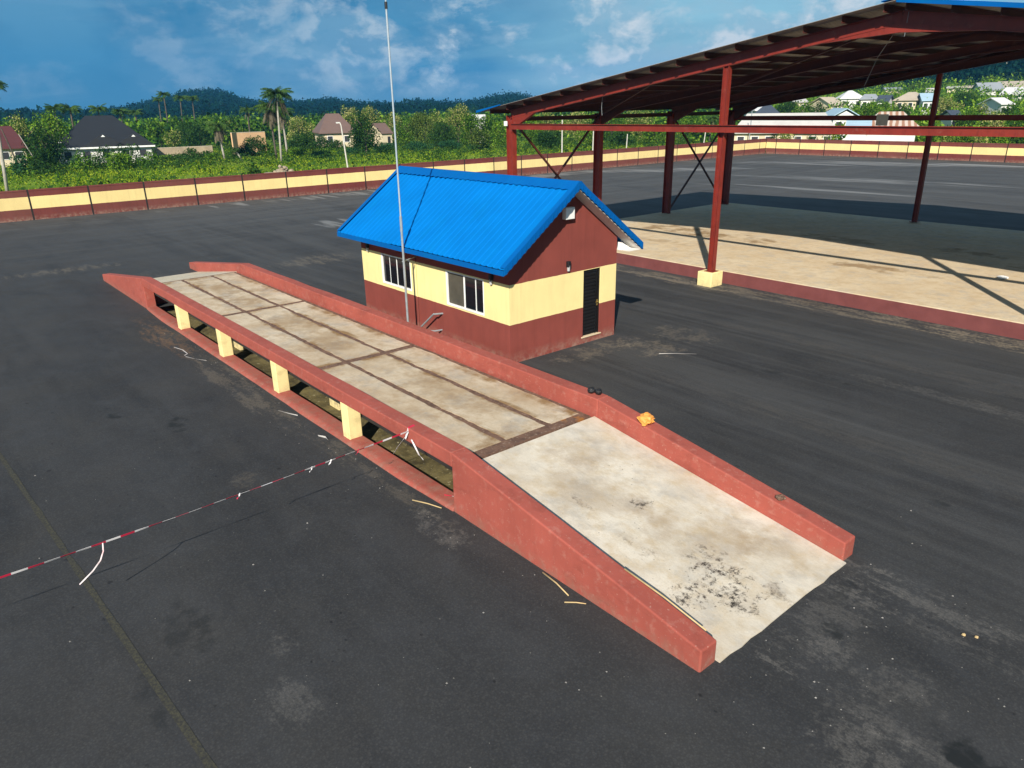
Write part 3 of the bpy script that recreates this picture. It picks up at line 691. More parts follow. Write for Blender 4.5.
# tall mast strapped to the eave
ma = thing('mast', (-14.92, 5.2, 0), 'tall thin galvanised mast rising past the blue roof from behind the weighbridge', 'mast')
MB().tube([(-14.92, 5.2, 0), (-14.92, 5.2, 3.55)], .036, 10).build('lower_tube', 'galv', ma)
MB().tube([(-14.92, 5.2, 3.552), (-14.91, 5.2, 6.5), (-14.92, 5.2, 9.28)], .026, 10).build('upper_tube', 'galv_pale', ma)
MB().tube([(-14.92, 5.2, 3.3), (-14.92, 5.2, 3.75)], .042, 10).build('coupling', 'galv', ma)
MB().tube([(-14.92, 5.2, 9.281), (-14.92, 5.2, 9.45)], .04, 10).build('collar', 'black', ma)
MB().tube([(-14.92, 5.2, 9.451), (-14.92, 5.2, 10.6)], .022, 6).build('rod', 'galv_pale', ma)
MB().tube([(-14.92, 5.15, 2.4), (-15.05, 5.5, 2.42), (-15.2, HY0, 2.43)], .02, 6).build('bracket', 'galv', ma)

# ------------------------------------------------------------------ steel canopy
SH = .5
FR = [17.84, 24.0, 30.15, 36.22]; XL, XR, XA = -24.79, 11.3, -6.75
KS = .1440
zr = lambda x: 6.42 + KS * (min(x, 2 * XA - x) - XL)      # rafter centre line
cn = thing('canopy', ((XL + XR) / 2, 27, SH), 'large open red steel canopy with a dark underside over the concrete loading slab', 'canopy')
RH = .36
for y in FR:
    for xc in (XL, XR):
        MB().ibeam((xc, y, SH - .02), (xc, y, zr(xc) - .05), .46, .26, (1, 0, 0)).build('column', 'red_steel', cn)
        # knee plate
        s = 1 if xc == XL else -1
        MB().prism([(xc + s * .2, 5.78), (xc + s * .2, zr(xc) - .1), (xc + s * 1.75, zr(xc + s * 1.75) - RH / 2), (xc + s * 1.65, zr(xc + s * 1.65) - RH / 2 - .05)], 'y', y - .09, y + .09).build('haunch', 'red_steel' if y == FR[0] else 'shaded_steel', cn)
        MB().ibeam((xc, y, zr(xc)), (XA, y, zr(XA)), RH, .2).build('rafter', 'red_steel' if y == FR[0] else 'shaded_steel', cn)  # frames behind the front one take the steel with shade in its colour
    MB().prism([(XA - 2.4, zr(XA - 2.4) - RH / 2 - .01), (XA, zr(XA) - RH / 2 - .22), (XA + 2.4, zr(XA + 2.4) - RH / 2 - .01), (XA, zr(XA) - RH / 2 + .05)], 'y', y - .085, y + .085).build('ridge_haunch', 'red_steel' if y == FR[0] else 'shaded_steel', cn)
for y in (FR[0], FR[-1]):
    for xc in (-12.66, -.85):
        MB().ibeam((xc, y, SH + .058), (xc, y, zr(xc) - RH / 2), .24, .2, (1, 0, 0)).build('gable_column', 'red_steel', cn)
        MB().box(xc - .2, xc + .2, y - .2, y + .2, SH + .055, SH + .08).build('base_plate', 'red_steel', cn)
    MB().ibeam((XL + .2, y - .17 if y < 20 else y + .17, 5.87), (XR - .2, y - .17 if y < 20 else y + .17, 5.87), .26, .15).build('tie_beam', 'red_steel', cn)
for xc in (-12.66, -.85):
    MB().box(xc - .40, xc + .27, 17.5, 18.25, -.05, .56).build('footing', 'yellow_paint', cn, .03)
x = XL - .95
while x < XA - .1:
    for xx in (x, 2 * XA - x):
        z = zr(xx) + RH / 2
        MB().sweep((xx, 17.32, z + .1), (xx, 36.75, z + .1), [(-.04, -.1), (.04, -.1), (.04, -.08), (-.02, -.08), (-.02, .08), (.04, .08), (.04, .1), (-.04, .1)]).build('purlin', 'shaded_steel', cn)
    x += 1.245
# roof sheets (ribs run down the slope); a few short sheets leave slits of light
ZS = RH / 2 + .225
def croof(xe, name):
    mb = MB(); yy = 17.12; prof = []
    while yy < 36.9:
        prof += [(yy, 0), (yy + .16, 0), (yy + .18, .03), (yy + .22, .03), (yy + .24, 0)]; yy += .24
    vs = []; nx_ = 8
    for y, h in prof:
        for i in range(nx_ + 1):
            x_ = xe + (XA - xe) * i / nx_
            vs.append((x_, y, zr(x_) + ZS + h))
    k = nx_ + 1
    fs = [(j * k + i, j * k + i + 1, (j + 1) * k + i + 1, (j + 1) * k + i) for j in range(len(prof) - 1) for i in range(nx_)]
    if xe > XA: fs = [f[::-1] for f in fs]
    fs = [f[::-1] for f in fs]
    o = mb.add(vs, fs).build(name, 'canopy_sheet', cn, fix=False)
    # upper faces must point up
    me = o.data; me.update()
    if me.polygons[0].normal.z < 0: me.flip_normals()
    s = o.modifiers.new('thick', 'SOLIDIFY'); s.thickness = .01; s.offset = -1
    return o
croof(XL - 1.75, 'roof_sheet'); croof(XR + 1.75, 'roof_sheet')
MB().prism([(XA - .35, zr(XA) + ZS - .01), (XA, zr(XA) + ZS + .045), (XA + .35, zr(XA) + ZS - .01), (XA + .35, zr(XA) + ZS + .02), (XA, zr(XA) + ZS + .075), (XA - .35, zr(XA) + ZS + .02)], 'y', 17.1, 36.9).build('ridge_cap', 'blue_trim', cn)
MB().prism([(XA + .1, zr(XA) + ZS - .06), (XR + 1.75, zr(XR + 1.75) + ZS - .06), (XR + 1.75, zr(XR + 1.75) + ZS + .06), (XA + .1, zr(XA) + ZS + .06)], 'y', 17.06, 17.1).build('gable_trim', 'blue_trim', cn)
MB().prism([(XL - 1.78, zr(XL - 1.75) + ZS - .06), (XL + .1, zr(XL + .1) + ZS - .0), (XL + .1, zr(XL + .1) + ZS + .045), (XL - 1.78, zr(XL - 1.75) + ZS + .05)], 'y', 17.06, 17.1).build('gable_trim', 'blue_trim', cn)
for s_ in (1, -1):
    xe_ = XL - 1.75 if s_ == 1 else XR + 1.75
    MB().prism([(xe_, zr(xe_) + RH / 2 - .02), (XA, zr(XA) + RH / 2 - .02), (XA, zr(XA) + ZS + .03), (xe_, zr(xe_) + ZS + .03)], 'y', 36.92, 36.96).build('end_board', 'shaded_steel', cn)
for xc in (XL,):
    for a, b in ((0, 1), (2, 3)):
        for z0, z1 in ((SH + .1, 6.2), (6.2, SH + .1)):
            o = .05 if z0 < z1 else -.05
            MB().bar((xc + o, FR[a] + .1, z0), (xc + o, FR[b] - .1, z1), .09, .09).build('brace', 'shaded_steel', cn)
MB().ibeam((XL, FR[0] + .1, 6.2), (XL, FR[-1] - .1, 6.2), .2, .14).build('eave_beam', 'shaded_steel', cn)
# roof plane bracing and hanging cable
for a, b in ((0, 1), (2, 3)):
    for x0, x1 in ((XL + .3, -16), (-16, XA - .2)):
        MB().bar((x0, FR[a], zr(x0) - .05), (x1, FR[b], zr(x1) - .05), .06, .06).build('roof_brace', 'shaded_steel', cn)
        MB().bar((x1, FR[a], zr(x1) - .12), (x0, FR[b], zr(x0) - .12), .06, .06).build('roof_brace', 'shaded_steel', cn)
p0 = at_dist(908, 1, 27.0)
pts = [Vector((-6.55, 17.75, 9.15)), Vector((-6.58, 17.78, 8.5)), Vector((-7.3, 18.6, 8.62)), Vector((-8.1, 19.5, 8.05)), Vector((-8.6, 19.9, 7.2))]
MB().tube(pts, .007, 5).build('hanging_cable', 'galv', cn)
MB().tube([(-18.9, 18.0, 7.2), (-19.0, 18.05, 6.7), (-18.96, 18.05, 6.35)], .008, 5).build('hanging_cable', 'galv', cn)
MB().box(-15.5, -14.88, 36.08, 36.12, 5.48, 6.06).build('plate', 'white', cn)
MB().box(XL - .28, XL - .02, 17.60, 17.606, 5.9, 6.12).build('plate', 'white', cn)
# slab
mb = MB().box(-25.3, 12.0, 18.5, 37.0, -.05, SH)
tag(mb.build('loading_slab', 'slab_concrete', None, .015), kind='structure')
MB_k = MB().box(-25.31, 12.01, 18.488, 18.4995, -.05, SH - .03)
m, nt, out = material('kerb_paint'); t = NT(nt); P = t.pos(); z = sep(t, P)[2]
wear = t.math('ADD', t.math('MULTIPLY', z, 1.6), t.math('MULTIPLY', t.noise(t.map(P, sc=(1, 1, .35)), 1.6, 6, .7), .9))
c = t.mix(t.ramp(t.noise(P, 2, 5), [(.3, 0), (.7, 1)]), (.135, .040, .038), (.18, .055, .052))
c = t.mix(t.ramp(wear, [(1.17, 0), (1.25, .85)]), c, (.45, .35, .25))
t.l(t.bsdf(c, .85, 0, None, .25), out.inputs[0]); M['kerb_paint'] = m
tag(MB_k.build('slab_kerb', 'kerb_paint'), kind='structure')

# ------------------------------------------------------------------ perimeter wall: two long runs of panels meeting in a corner
WH = 2.03
pw = thing('perimeter_wall', (-56.6, 40, 0), 'low maroon wall with a yellow band running along the green field side of the yard', 'wall')
def wall_panel(par, p0, p1, off):
    p0, p1 = Vector(p0), Vector(p1); d = (p1 - p0).normalized()
    a, b = p0 + d * .056, p1 - d * .056
    mb = MB(); mb.bar((a.x, a.y, WH / 2 - .1), (b.x, b.y, WH / 2 - .1), .16, WH - .02)
    mb.bar((a.x, a.y, WH - .05 ), (b.x, b.y, WH - .05), .2, .1)
    return mb.build('wall_panel', 'perimeter_paint', par)
y = 1.17 - 3.72 * 9
while y < 91.8:
    y1 = min(y + 3.72, 92.05)
    wall_panel(pw, (-56.66, y, 0), (-56.66, y1, 0), 0); MB().box(-56.68, -56.575, y1 - .055, y1 + .055, -.05, WH + .01).build('joint_post', 'dark_gap', pw)
    y += 3.72
pw2 = thing('perimeter_wall', (-10, 92, 0), 'low maroon wall with a yellow band across the far end of the yard behind the canopy', 'wall')
x = -40.53 - 3.61 * 4
xs_ = [-56.55, x]
while x < 40: x += 3.61; xs_.append(x)
for a, b in zip(xs_, xs_[1:]):
    if b - a < .2: continue
    wall_panel(pw2, (a, 92.1, 0), (b, 92.1, 0), 0); MB().box(b - .035, b + .035, 91.995, 92.12, -.05, WH + .01).build('joint_post', 'dark_gap', pw2)

# ------------------------------------------------------------------ barrier tape and litter
def ribbon(pts, w, name, mat, twist=3., par=None, seed=0, n_per=10, edge=None):
    r = random.Random(seed); pts = [Vector(p) for p in pts]; P_ = []
    for a, b in zip(pts, pts[1:]):
        for i in range(n_per): P_.append(a.lerp(b, i / n_per))
    P_.append(pts[-1]); mb = MB(); vs = []
    for i, p in enumerate(P_):
        d = (P_[min(i + 1, len(P_) - 1)] - P_[max(i - 1, 0)]).normalized()
        up = Vector((0, 0, 1)); s_ = d.cross(up)
        if s_.length < .1: s_ = d.cross(Vector((1, 0, 0)))
        s_.normalize(); u = s_.cross(d); an = .9 + math.sin(i / len(P_) * twist * PI + seed) * .7
        e = (u * math.cos(an) + s_ * math.sin(an)) * w / 2
        if edge is not None:
            q = (edge - d * edge.dot(d)).normalized(); q2 = d.cross(q); an = math.sin(i * .09 + seed) * .3 + math.sin(i * .31) * .25; e = (q * math.cos(an) + q2 * math.sin(an)) * w / 2
        vs += [p - e, p + e]
    mb.add(vs, [(2 * i, 2 * i + 1, 2 * i + 3, 2 * i + 2) for i in range(len(P_) - 1)])
    o = mb.build(name, mat, par, fix=False); s = o.modifiers.new('thick', 'SOLIDIFY'); s.thickness = .002
    return o
    return o
tp = thing('barrier_tape', (-6.66, 0, 0), 'red and white barrier tape stretched from the near guard beam across the dark asphalt', 'barrier tape')
A, B = Vector((-6.62, -.03, 1.12)), Vector((-6.3, -12, 1.25))
pts = [A.lerp(B, i / 16) - Vector((0, 0, .16 * math.sin(PI * i / 16))) for i in range(17)]
ribbon(pts, .036, 'tape_run', 'tape', 22, tp, 1, 10, Vector((.537, -.653, .533)))
K = A.lerp(B, .435) - Vector((0, 0, .157))
ribbon([K, K + Vector((.02, -.02, -.12)), K + Vector((-.0, -.08, -.26)), K + Vector((.0, -.20, -.38)), K + Vector((.03, -.40, -.50))], .018, 'tape_tail', 'tape_pale', 1.5, tp, 2, 8)
for f, sd in ((.09, 3), (.165, 4), (.27, 5), (.135, 8)):
    k = A.lerp(B, f) - Vector((0, 0, .16 * math.sin(PI * f)))
    mb_pts = [k + Vector((0, .03, .02)), k + Vector((.02, 0, -.02)), k + Vector((-.01, -.03, -.07))]
    ribbon(mb_pts, .02, 'tape_knot', 'tape', 2, tp, sd, 4)
ribbon([(-6.7, .17, 1.165), (-6.66, .02, 1.165), (-6.64, -.03, 1.1), (-6.7, -.05, .95)], .045, 'tape_knot', 'tape', 1, tp, 9, 5)
ribbon([(-6.72, -.05, .97), (-6.95, -.06, .72), (-7.1, -.09, .52)], .03, 'tape_tail', 'tape', 1, tp, 6, 6)
ribbon([(-6.5, -.04, 1.0), (-6.25, -.05, .78), (-6.1, -.06, .74)], .03, 'tape_tail', 'tape', 1.5, tp, 7, 6)
def scrap(pts, label, mat='tape_white', w=.05, sd=1):
    w *= .55
    o = ribbon([(x, y, .012 + .01 * (i % 2)) for i, (x, y) in enumerate(pts)], w, 'tape_scrap', mat, .6, None, sd, 4)
    return tag(o, label, 'tape scrap')
scrap([(-18.95, -.72), (-18.45, -.62), (-18.0, -.62), (-17.85, -.75)], 'long crooked white tape scrap on the asphalt below the farthest yellow posts', sd=1)
scrap([(-17.75, -.75), (-17.3, -.62), (-16.95, -.42)], 'short straight white tape scrap lying beside the long crooked one', sd=2)
scrap([(-11.9, -.42), (-11.55, -.32), (-11.3, -.2)], 'small pinkish tape scrap on the asphalt in front of a yellow post', sd=3)
scrap([(-9.9, -.36), (-9.7, -.28), (-9.55, -.3)], 'crumpled white tape scrap on the asphalt near the barrier tape', sd=4, w=.09)
scrap([(-8.5, 9.6), (-8.2, 9.9), (-7.75, 10.35)], 'thin white strip on the asphalt to the right of the office door', sd=5, w=.035)
tag(ribbon([(-5.75, .12, .095), (-5.6, .2, .10), (-5.45, .3, .098)], .022, 'tape_scrap', 'tape', 1, None, 11, 4), 'red and white tape scrap on the red sill beside the near ramp wall', 'tape scrap')
def stick(a, b, r, label):
    a, b = Vector(a), Vector(b); m_ = a.lerp(b, .5) + Vector((.01, .015, .008))
    return tag(MB().tube([a, m_, b], r, 6, r * .7).build('wooden_stick', 'straw', None, smooth=True), label, 'stick')
zt_ = lambda x: HE + (HW - HE) * (-x) / RR + .016
stick((-1.55, .30, zt_(-1.55) + .016), (-.16, .315, zt_(-.16) + .016), .014, 'long pale stick lying along the inner edge of the near ramp wall')
stick((-2.87, -.06, .014), (-2.2, -.16, .014), .014, 'longer straw coloured stick on the asphalt below the near ramp wall')
stick((-2.13, -.31, .012), (-1.9, -.10, .012), .011, 'short straw coloured stick crossing beside the longer one')
stick((-6.1, -.35, .014), (-5.5, -.12, .02), .013, 'pale stick on the asphalt at the start of the near ramp wall')
def crumple(name, loc, r, sq, mat, label, cat, seed, amp=1.):
    bm = bmesh.new(); bmesh.ops.create_icosphere(bm, subdivisions=3, radius=1)
    for v in bm.verts:
        n_ = mnoise.noise(v.co * 2.2 + Vector((seed, 0, 0))); n2 = mnoise.noise(v.co * 6 + Vector((0, seed, 0)))
        v.co *= 1 + (.45 * n_ + .28 * abs(n2)) * amp; v.co.z *= sq
    lo = min(v.co.z for v in bm.verts)
    for v in bm.verts: v.co = v.co * r; v.co.z -= lo * r
    me = bpy.data.meshes.new(name); bm.to_mesh(me); bm.free(); me.materials.append(M[mat])
    o = bpy.data.objects.new(name, me); COL.objects.link(o); o.location = loc; o.rotation_euler.z = seed
    return tag(o, label, cat)
crumple('plastic_bag', (-4.08, 3.72, .975), .135, .75, 'bag_orange', 'crumpled orange plastic bag on top of the far kerb wall', 'plastic bag', 1.3)
crumple('rag', (-5.62, 3.80, HW), .075, .85, 'black', 'left one of two small black balled rags on the far kerb wall', 'rag', 2.2, .45)
crumple('rag', (-5.47, 3.86, HW), .075, .85, 'black', 'right one of two small black balled rags on the far kerb wall', 'rag', 3.7, .45)
crumple('mud_clod', (-1.22, 3.79, .53), .075, .5, 'rusty_steel', 'dark mud clod on top of the far kerb wall near its low end', 'mud clod', .7)
crumple('paper_ball', (1.89, 3.22, 0), .022, .7, 'straw', 'left one of two tiny yellow litter balls on the asphalt off the ramp foot', 'litter', 5.1)
crumple('paper_ball', (2.02, 3.30, 0), .02, .7, 'straw', 'right one of two tiny yellow litter balls on the asphalt off the ramp foot', 'litter', 6.1)
crumple('paper_scrap', (3.6, 9.9, 0), .14, .25, 'white', 'pale paper scrap on the asphalt at the right beyond the far kerb wall', 'litter', 7.1)
crumple('paper_scrap', (-4.6, 24.5, SH), .16, .3, 'white', 'white paper scrap lying on the shaded concrete under the canopy', 'litter', 8.1)
# grit on the asphalt near the ramp and sill
r = random.Random(5); mb = MB()
for k in range(420):
    c_ = r.random()
    if c_ < .4: x, y = r.uniform(-1, 4), r.gauss(1.6, 2.0)
    elif c_ < .75: x, y = r.uniform(-24, -1), -abs(r.gauss(.12, .35)) - .13
    else: x, y = r.uniform(-12, 4), r.uniform(-6, -1)
    if -.1 < y < W + .1 and x < .15: continue
    s_ = r.choice((.004, .005, .006, .007, .012)) * r.uniform(.7, 1.3)
    mb.add([(x - s_, y - s_, .001), (x + s_, y - s_ * .6, .001), (x + s_ * .5, y + s_, .001), (x - s_ * .2, y, .001 + s_)], [(0, 1, 3), (1, 2, 3), (2, 0, 3), (0, 2, 1)])
tag(mb.build('grit', 'grit'), kind='stuff', label='loose grit scattered on the asphalt', cat='grit')

# ------------------------------------------------------------------ land beyond the wall
def interp(x, tab):
    if x <= tab[0][0]: return tab[0][1]
    for (a, b), (c, d) in zip(tab, tab[1:]):
        if x <= c: return b + (d - b) * (x - a) / (c - a)
    return tab[-1][1]
CREST = [(-200, 112), (0, 111), (60, 110.5), (120, 106), (160, 101), (185, 97), (205, 94.5), (222, 95), (250, 101), (270, 102), (310, 100.5), (330, 99), (350, 101), (380, 102), (400, 102), (420, 99.5),
         (440, 101), (465, 102), (490, 99), (505, 96), (520, 96.5), (560, 100), (640, 101), (720, 96)]
def sm(a, b, x):
    f = min(1, max(0, (x - a) / (b - a))); return f * f * (3 - 2 * f)
_hor = {}
def hz(x, y):
    dx, dy = x - CAM.x, y - CAM.y; D = math.hypot(dx, dy)
    if D < 44: return -1.0
    if D < 118: return -.15
    az = math.degrees(math.atan2(-dx, dy))
    px = px_of(az) if -30 < az < 130 else (1900 if az <= -30 and az > -120 else -900)
    k = round(min(1400, max(-400, px)) / 8)
    if k not in _hor: _hor[k] = hor(k * 8)
    h0 = _hor[k]; pm = F_PX / 1000 * 1.08
    zl = -.15 - .9 * sm(120, 300, D)
    cy = interp(px, CREST); zc = max(2., CAM.z + (h0 - (cy + (cy - 100) * .4)) / pm - 9.5)
    zl += (zc + 1) * sm(420, 1000, D) - zc * .5 * sm(1050, 2200, D)
    zright = interp(D, [(0, -.15), (140, -.15), (190, 1.2), (260, 4.5), (350, 10.5), (430, 21), (600, interp(px, [(700, 14), (800, 26), (900, 40), (1024, 54)])), (900, interp(px, [(700, 10), (1024, 62)])), (1800, 40)])
    f = sm(690, 800, px)
    n = mnoise.noise(Vector((x * .012, y * .012, 0))) * min(1, max(0, (D - 200) / 300))
    return zl * (1 - f) + zright * f + n * (3.0 if f < .5 else 2.0)
rings = [0, 30, 43, 48, 80, 118, 124, 132, 145, 160, 180, 200, 225, 250, 280, 310, 345, 380, 420, 460, 500, 545, 590, 640, 690, 740, 800, 860, 930, 1000, 1080, 1200, 1400, 1560]
azs = [-30 + 1.0 * i for i in range(161)] + [130 + 10 * i for i in range(1, 20)]
vs = [(CAM.x, CAM.y, -1.0)]; fs = []
na = len(azs)
for D in rings[1:]:
    for a in azs:
        x, y = CAM.x - math.sin(R(a)) * D, CAM.y + math.cos(R(a)) * D; vs.append((x, y, hz(x, y)))
for j in range(na): fs.append((0, 1 + j, 1 + (j + 1) % na))
split = rings.index(345)
f_near, f_far = list(fs), []
for i in range(len(rings) - 2):
    for j in range(na):
        q = (1 + i * na + j, 1 + (i + 1) * na + j, 1 + (i + 1) * na + (j + 1) % na, 1 + i * na + (j + 1) % na)
        (f_near if i + 1 < split else f_far).append(q)
for nm, ff, mt in (('field_ground', f_near, 'field_earth'), ('hills', f_far, 'hill_earth')):
    me = bpy.data.meshes.new(nm); me.from_pydata(vs, [], ff); me.materials.append(M[mt])
    bm = bmesh.new(); bm.from_mesh(me); bmesh.ops.delete(bm, geom=[v for v in bm.verts if not v.link_faces], context='VERTS')
    bmesh.ops.recalc_face_normals(bm, faces=bm.faces)
    if bm.faces[0].normal.z < 0: bmesh.ops.reverse_faces(bm, faces=bm.faces)
    bm.to_mesh(me); bm.free()
    for p in me.polygons: p.use_smooth = True
    o = bpy.data.objects.new(nm, me); COL.objects.link(o); tag(o, kind='structure')

# ------------------------------------------------------------------ foliage
rng = np.random.default_rng(11)
def leaf_mesh(name, C, size, mat, flat=.0, tall=1.0):
    """one quad leaf spray per row of C (n,3), random orientation"""
    n = len(C); size = np.broadcast_to(size, (n,))
    a = rng.normal(size=(n, 3)); a[:, 2] *= 1 - flat; a /= np.linalg.norm(a, axis=1)[:, None]
    b = rng.normal(size=(n, 3)); b -= a * (a * b).sum(1)[:, None]; b /= np.linalg.norm(b, axis=1)[:, None]
    c = np.cross(a, b)
    bb = b * (size * .5)[:, None]; cc = c * (size * rng.uniform(.3, .5, n))[:, None]
    bend = a * (size * rng.uniform(-.18, .18, n))[:, None]
    V = np.stack([C - bb, C + cc * .8 + bend, C + bb, C - cc * .8 + bend], 1).reshape(-1, 3)
    me = bpy.data.meshes.new(name)
    me.vertices.add(4 * n); me.vertices.foreach_set('co', V.astype(np.float32).ravel())
    me.loops.add(4 * n); me.loops.foreach_set('vertex_index', np.arange(4 * n, dtype=np.int32))
    me.polygons.add(n); me.polygons.foreach_set('loop_start', np.arange(0, 4 * n, 4, dtype=np.int32))
    me.update(calc_edges=True); me.validate(); me.materials.append(M[mat]); return me
def crown_pts(n, lobes, seed, low=.0):
    r = np.random.default_rng(seed); P = []
    L = []
    for i in range(lobes):
        a = r.uniform(0, 2 * PI); h = r.uniform(.22, .86); q = (1 - abs(h - .5) * 1.3) * r.uniform(.35, .78)
        L.append((math.cos(a) * q, math.sin(a) * q, h, r.uniform(.22, .40)))
    L.append((0, 0, .78, .3)); L.append((.05, 0, .5, .5))
    w = np.array([l[3] ** 2 for l in L]); w /= w.sum()
    for l, m in zip(L, (w * n).astype(int)):
        d = r.normal(size=(m, 3)); d /= np.linalg.norm(d, axis=1)[:, None]
        rad = l[3] * r.uniform(.45, 1.08, m) ** .6
        p = d * rad[:, None]; p[:, 2] *= .75; p += np.array(l[:3]); P.append(p)
    P = np.concatenate(P); P[:, 2] = np.maximum(P[:, 2], low + .03 * r.random(len(P))); return P
LEAFS = ['leaf_dark', 'leaf_mid', 'leaf_yellow', 'leaf_olive', 'shrub_blue']
def sized(base, rad, H, lo, hi, mat, name, var):
    p = base * np.array([rad, rad, H]); n = len(p)
    return leaf_mesh(name, p, np.random.default_rng(var).uniform(lo, hi, n), mat)
def trunk_mesh(seed):
    r = random.Random(seed); mb = MB()
    mb.tube([(0, 0, -.05), (r.uniform(-.02, .02), 0, .2), (r.uniform(-.04, .04), r.uniform(-.04, .04), .5), (0, .02, .8)], .045, 8, .015)
    for k in range(5):
        a = k * 1.3 + r.random(); mb.tube([(0, 0, .22 + .07 * k), (.22 * math.cos(a), .22 * math.sin(a), .42 + .07 * k), (.42 * math.cos(a), .42 * math.sin(a), .55 + .06 * k)], .022, 5, .007)
    o = mb.build('trunk', 'bark', None, smooth=True); me = o.data; bpy.data.objects.remove(o); return me
TR = [trunk_mesh(i) for i in range(4)]
def place(px, D):
    p = at_dist(px, hor(px), D); return p.x, p.y, hz(p.x, p.y)
def ztop(px, y, D): return at_dist(px, y, D).z
def mpp(px, D):   # metres per pixel column
    a, b = at_dist(px - .5, hor(px), D), at_dist(px + .5, hor(px), D); return (a - b).length
tcount = 0
def tree(px, yt, w, D, mat, label, name='tree', group='trees beyond the perimeter wall'):
    global tcount; tcount += 1
    D *= 1.36 if px < 312 else 1.2 if px < 730 else 1.0
    x, y, z = place(px, D); H = max(1.5, ztop(px, yt, D) - z); rad = w * mpp(px, D) / 2 * 1.45
    t_ = thing(name, (x, y, z - .05), label, 'tree', group, rz=rnd.uniform(0, 6.28))
    n = int(min(6000, max(1500, 140 * rad * (H * .8 + rad))))
    P_ = crown_pts(n, 16, 100 + tcount); P_[:, 2] = .14 + (P_[:, 2] - .12) * .98
    c = bpy.data.objects.new('crown', sized(P_, rad, H, .15, .36, mat, 'crown', tcount)); COL.objects.link(c); child(c, t_)
    k = bpy.data.objects.new('trunk', TR[tcount % 4]); COL.objects.link(k); child(k, t_); k.scale = (H * .55, H * .55, H)
    return t_
def bush(px, yt, w, D, mat, label, name='bush', group='bushes beyond the perimeter wall', push=1.40):
    global tcount; tcount += 1
    D *= push if px < 730 else 1.0
    if px < 312: D = min(D, 131)
    x, y, z = place(px, D); H = max(.5, ztop(px, yt, D) - z); rad = w * mpp(px, D) / 2 * 1.2
    n = int(min(3000, max(700, 150 * rad * (H + rad))))
    P_ = crown_pts(n, 11, 400 + tcount); P_[:, 2] = (P_[:, 2] - .14) * 1.1; P_ = P_[P_[:, 2] > -.02]
    o = bpy.data.objects.new(name, sized(P_, rad, H, .13, .30, mat, 'bush', tcount)); COL.objects.link(o)
    o.location = (x, y, z - .08); o.rotation_euler.z = rnd.uniform(0, 6.28)
    return tag(o, label, 'bush', group)

# palms
def palm_parts(seed, n_fr, droop, dead, up=.55):
    r = random.Random(seed); out = {}
    V = []; F_ = []
    def frond(a, el, L, dr, wd, V, F_):
        d0 = Vector((math.cos(a) * math.cos(el), math.sin(a) * math.cos(el), math.sin(el))); p = Vector((0, 0, 0)); d = d0.copy(); pts = []
        n = 9
        for i in range(n + 1):
            pts.append((p.copy(), d.copy())); p = p + d * (L / n); d = (d + Vector((0, 0, -dr / n))).normalized()
        for i in range(n):
            p, d = pts[i]; q = pts[i + 1][0]; s = d.cross(Vector((0, 0, 1)))
            if s.length < .05: s = Vector((1, 0, 0))
            s.normalize(); b = len(V)
            V += [p, q, q + Vector((0, 0, .02))]; F_.append((b, b + 1, b + 2))
            for sg in (1, -1):
                for k in range(3):
                    f = (i + k / 3.) / n
                    if f < .12: continue
                    l = wd * math.sin(PI * min(1, .12 + f * .88)) ** .6; o = p.lerp(q, k / 3.)
                    tip = o + s * sg * l * .8 + d * l * .45 - Vector((0, 0, l * r.uniform(.35, .8)))
                    b = len(V); t_ = d * (L / n * .17)
                    V.extend([o - t_, o + t_, tip]); F_.append((b, b + 1, b + 2))
    for k in range(n_fr):
        frond(2.4 * k + r.uniform(-.2, .2), r.uniform(-.25, 1.25) * up + .2, r.uniform(.85, 1.05), droop * r.uniform(.7, 1.3), .30, V, F_)
    Vd = []; Fd = []
    for k in range(dead): frond(r.uniform(0, 6.28), r.uniform(-1.3, -.35), r.uniform(.8, 1.35), 1.7, .16, Vd, Fd)
    return (V, F_), (Vd, Fd)
PALM = {}
def palm_mesh(kind, seed, *a):
    if (kind, seed) not in PALM:
        res = []
        for (V, F_), mt, nm in zip(palm_parts(seed, *a), ('palm_leaf', 'dead_frond'), ('frond_crown', 'dead_fronds')):
            me = bpy.data.meshes.new(nm); me.from_pydata([tuple(v) for v in V], [], F_); me.materials.append(M[mt]); res.append(me)
        PALM[(kind, seed)] = res
    return PALM[(kind, seed)]
def palm(px, yc, pxb, D, rad_px, label, seed, kind='oil', dead=14, bark='pale_bark', group='palms in the field'):
    """crown centre at px,yc ; trunk foot on the ground under pxb"""
    x, y, z = place(pxb, D); top = at_dist(px, yc, D); L = rad_px * mpp(px, D)
    t_ = thing('palm_tree', (x, y, z - .05), label, 'palm tree', group)
    me, md = palm_mesh((kind, dead), seed, 34, 1.3, dead)
    L *= 1.05; rel = top - Vector((x, y, z - .05))
    for m_ in (me, md):
        if len(m_.vertices) == 0 or not m_.polygons: continue
        c = bpy.data.objects.new(m_.name.split('.')[0], m_); COL.objects.link(c); child(c, t_); c.location = rel; c.scale = (L, L, L); c.rotation_euler.z = rnd.uniform(0, 6)
    mid = rel * .5 + Vector((0, 0, rel.z * .02)) + Vector((rel.y, rel.x, 0)) * .03
    o = MB().tube([(0, 0, 0), mid * .5 * 1.0, mid, rel * .8 + (mid - rel * .5) * .5, rel + Vector((0, 0, .05))], .16 if D < 130 else .2, 8, .11).build('trunk', bark, None, smooth=True); child(o, t_)
    return t_
palm(276.5, 95, 275.3, 112, 18, 'tall oil palm with a pale trunk and ragged crown beside the rubble heap', 1, dead=18)
palm(269, 107, 271, 120, 17, 'dark shaggy oil palm just left of the tall pale trunked palm', 2, dead=30, bark='bark')
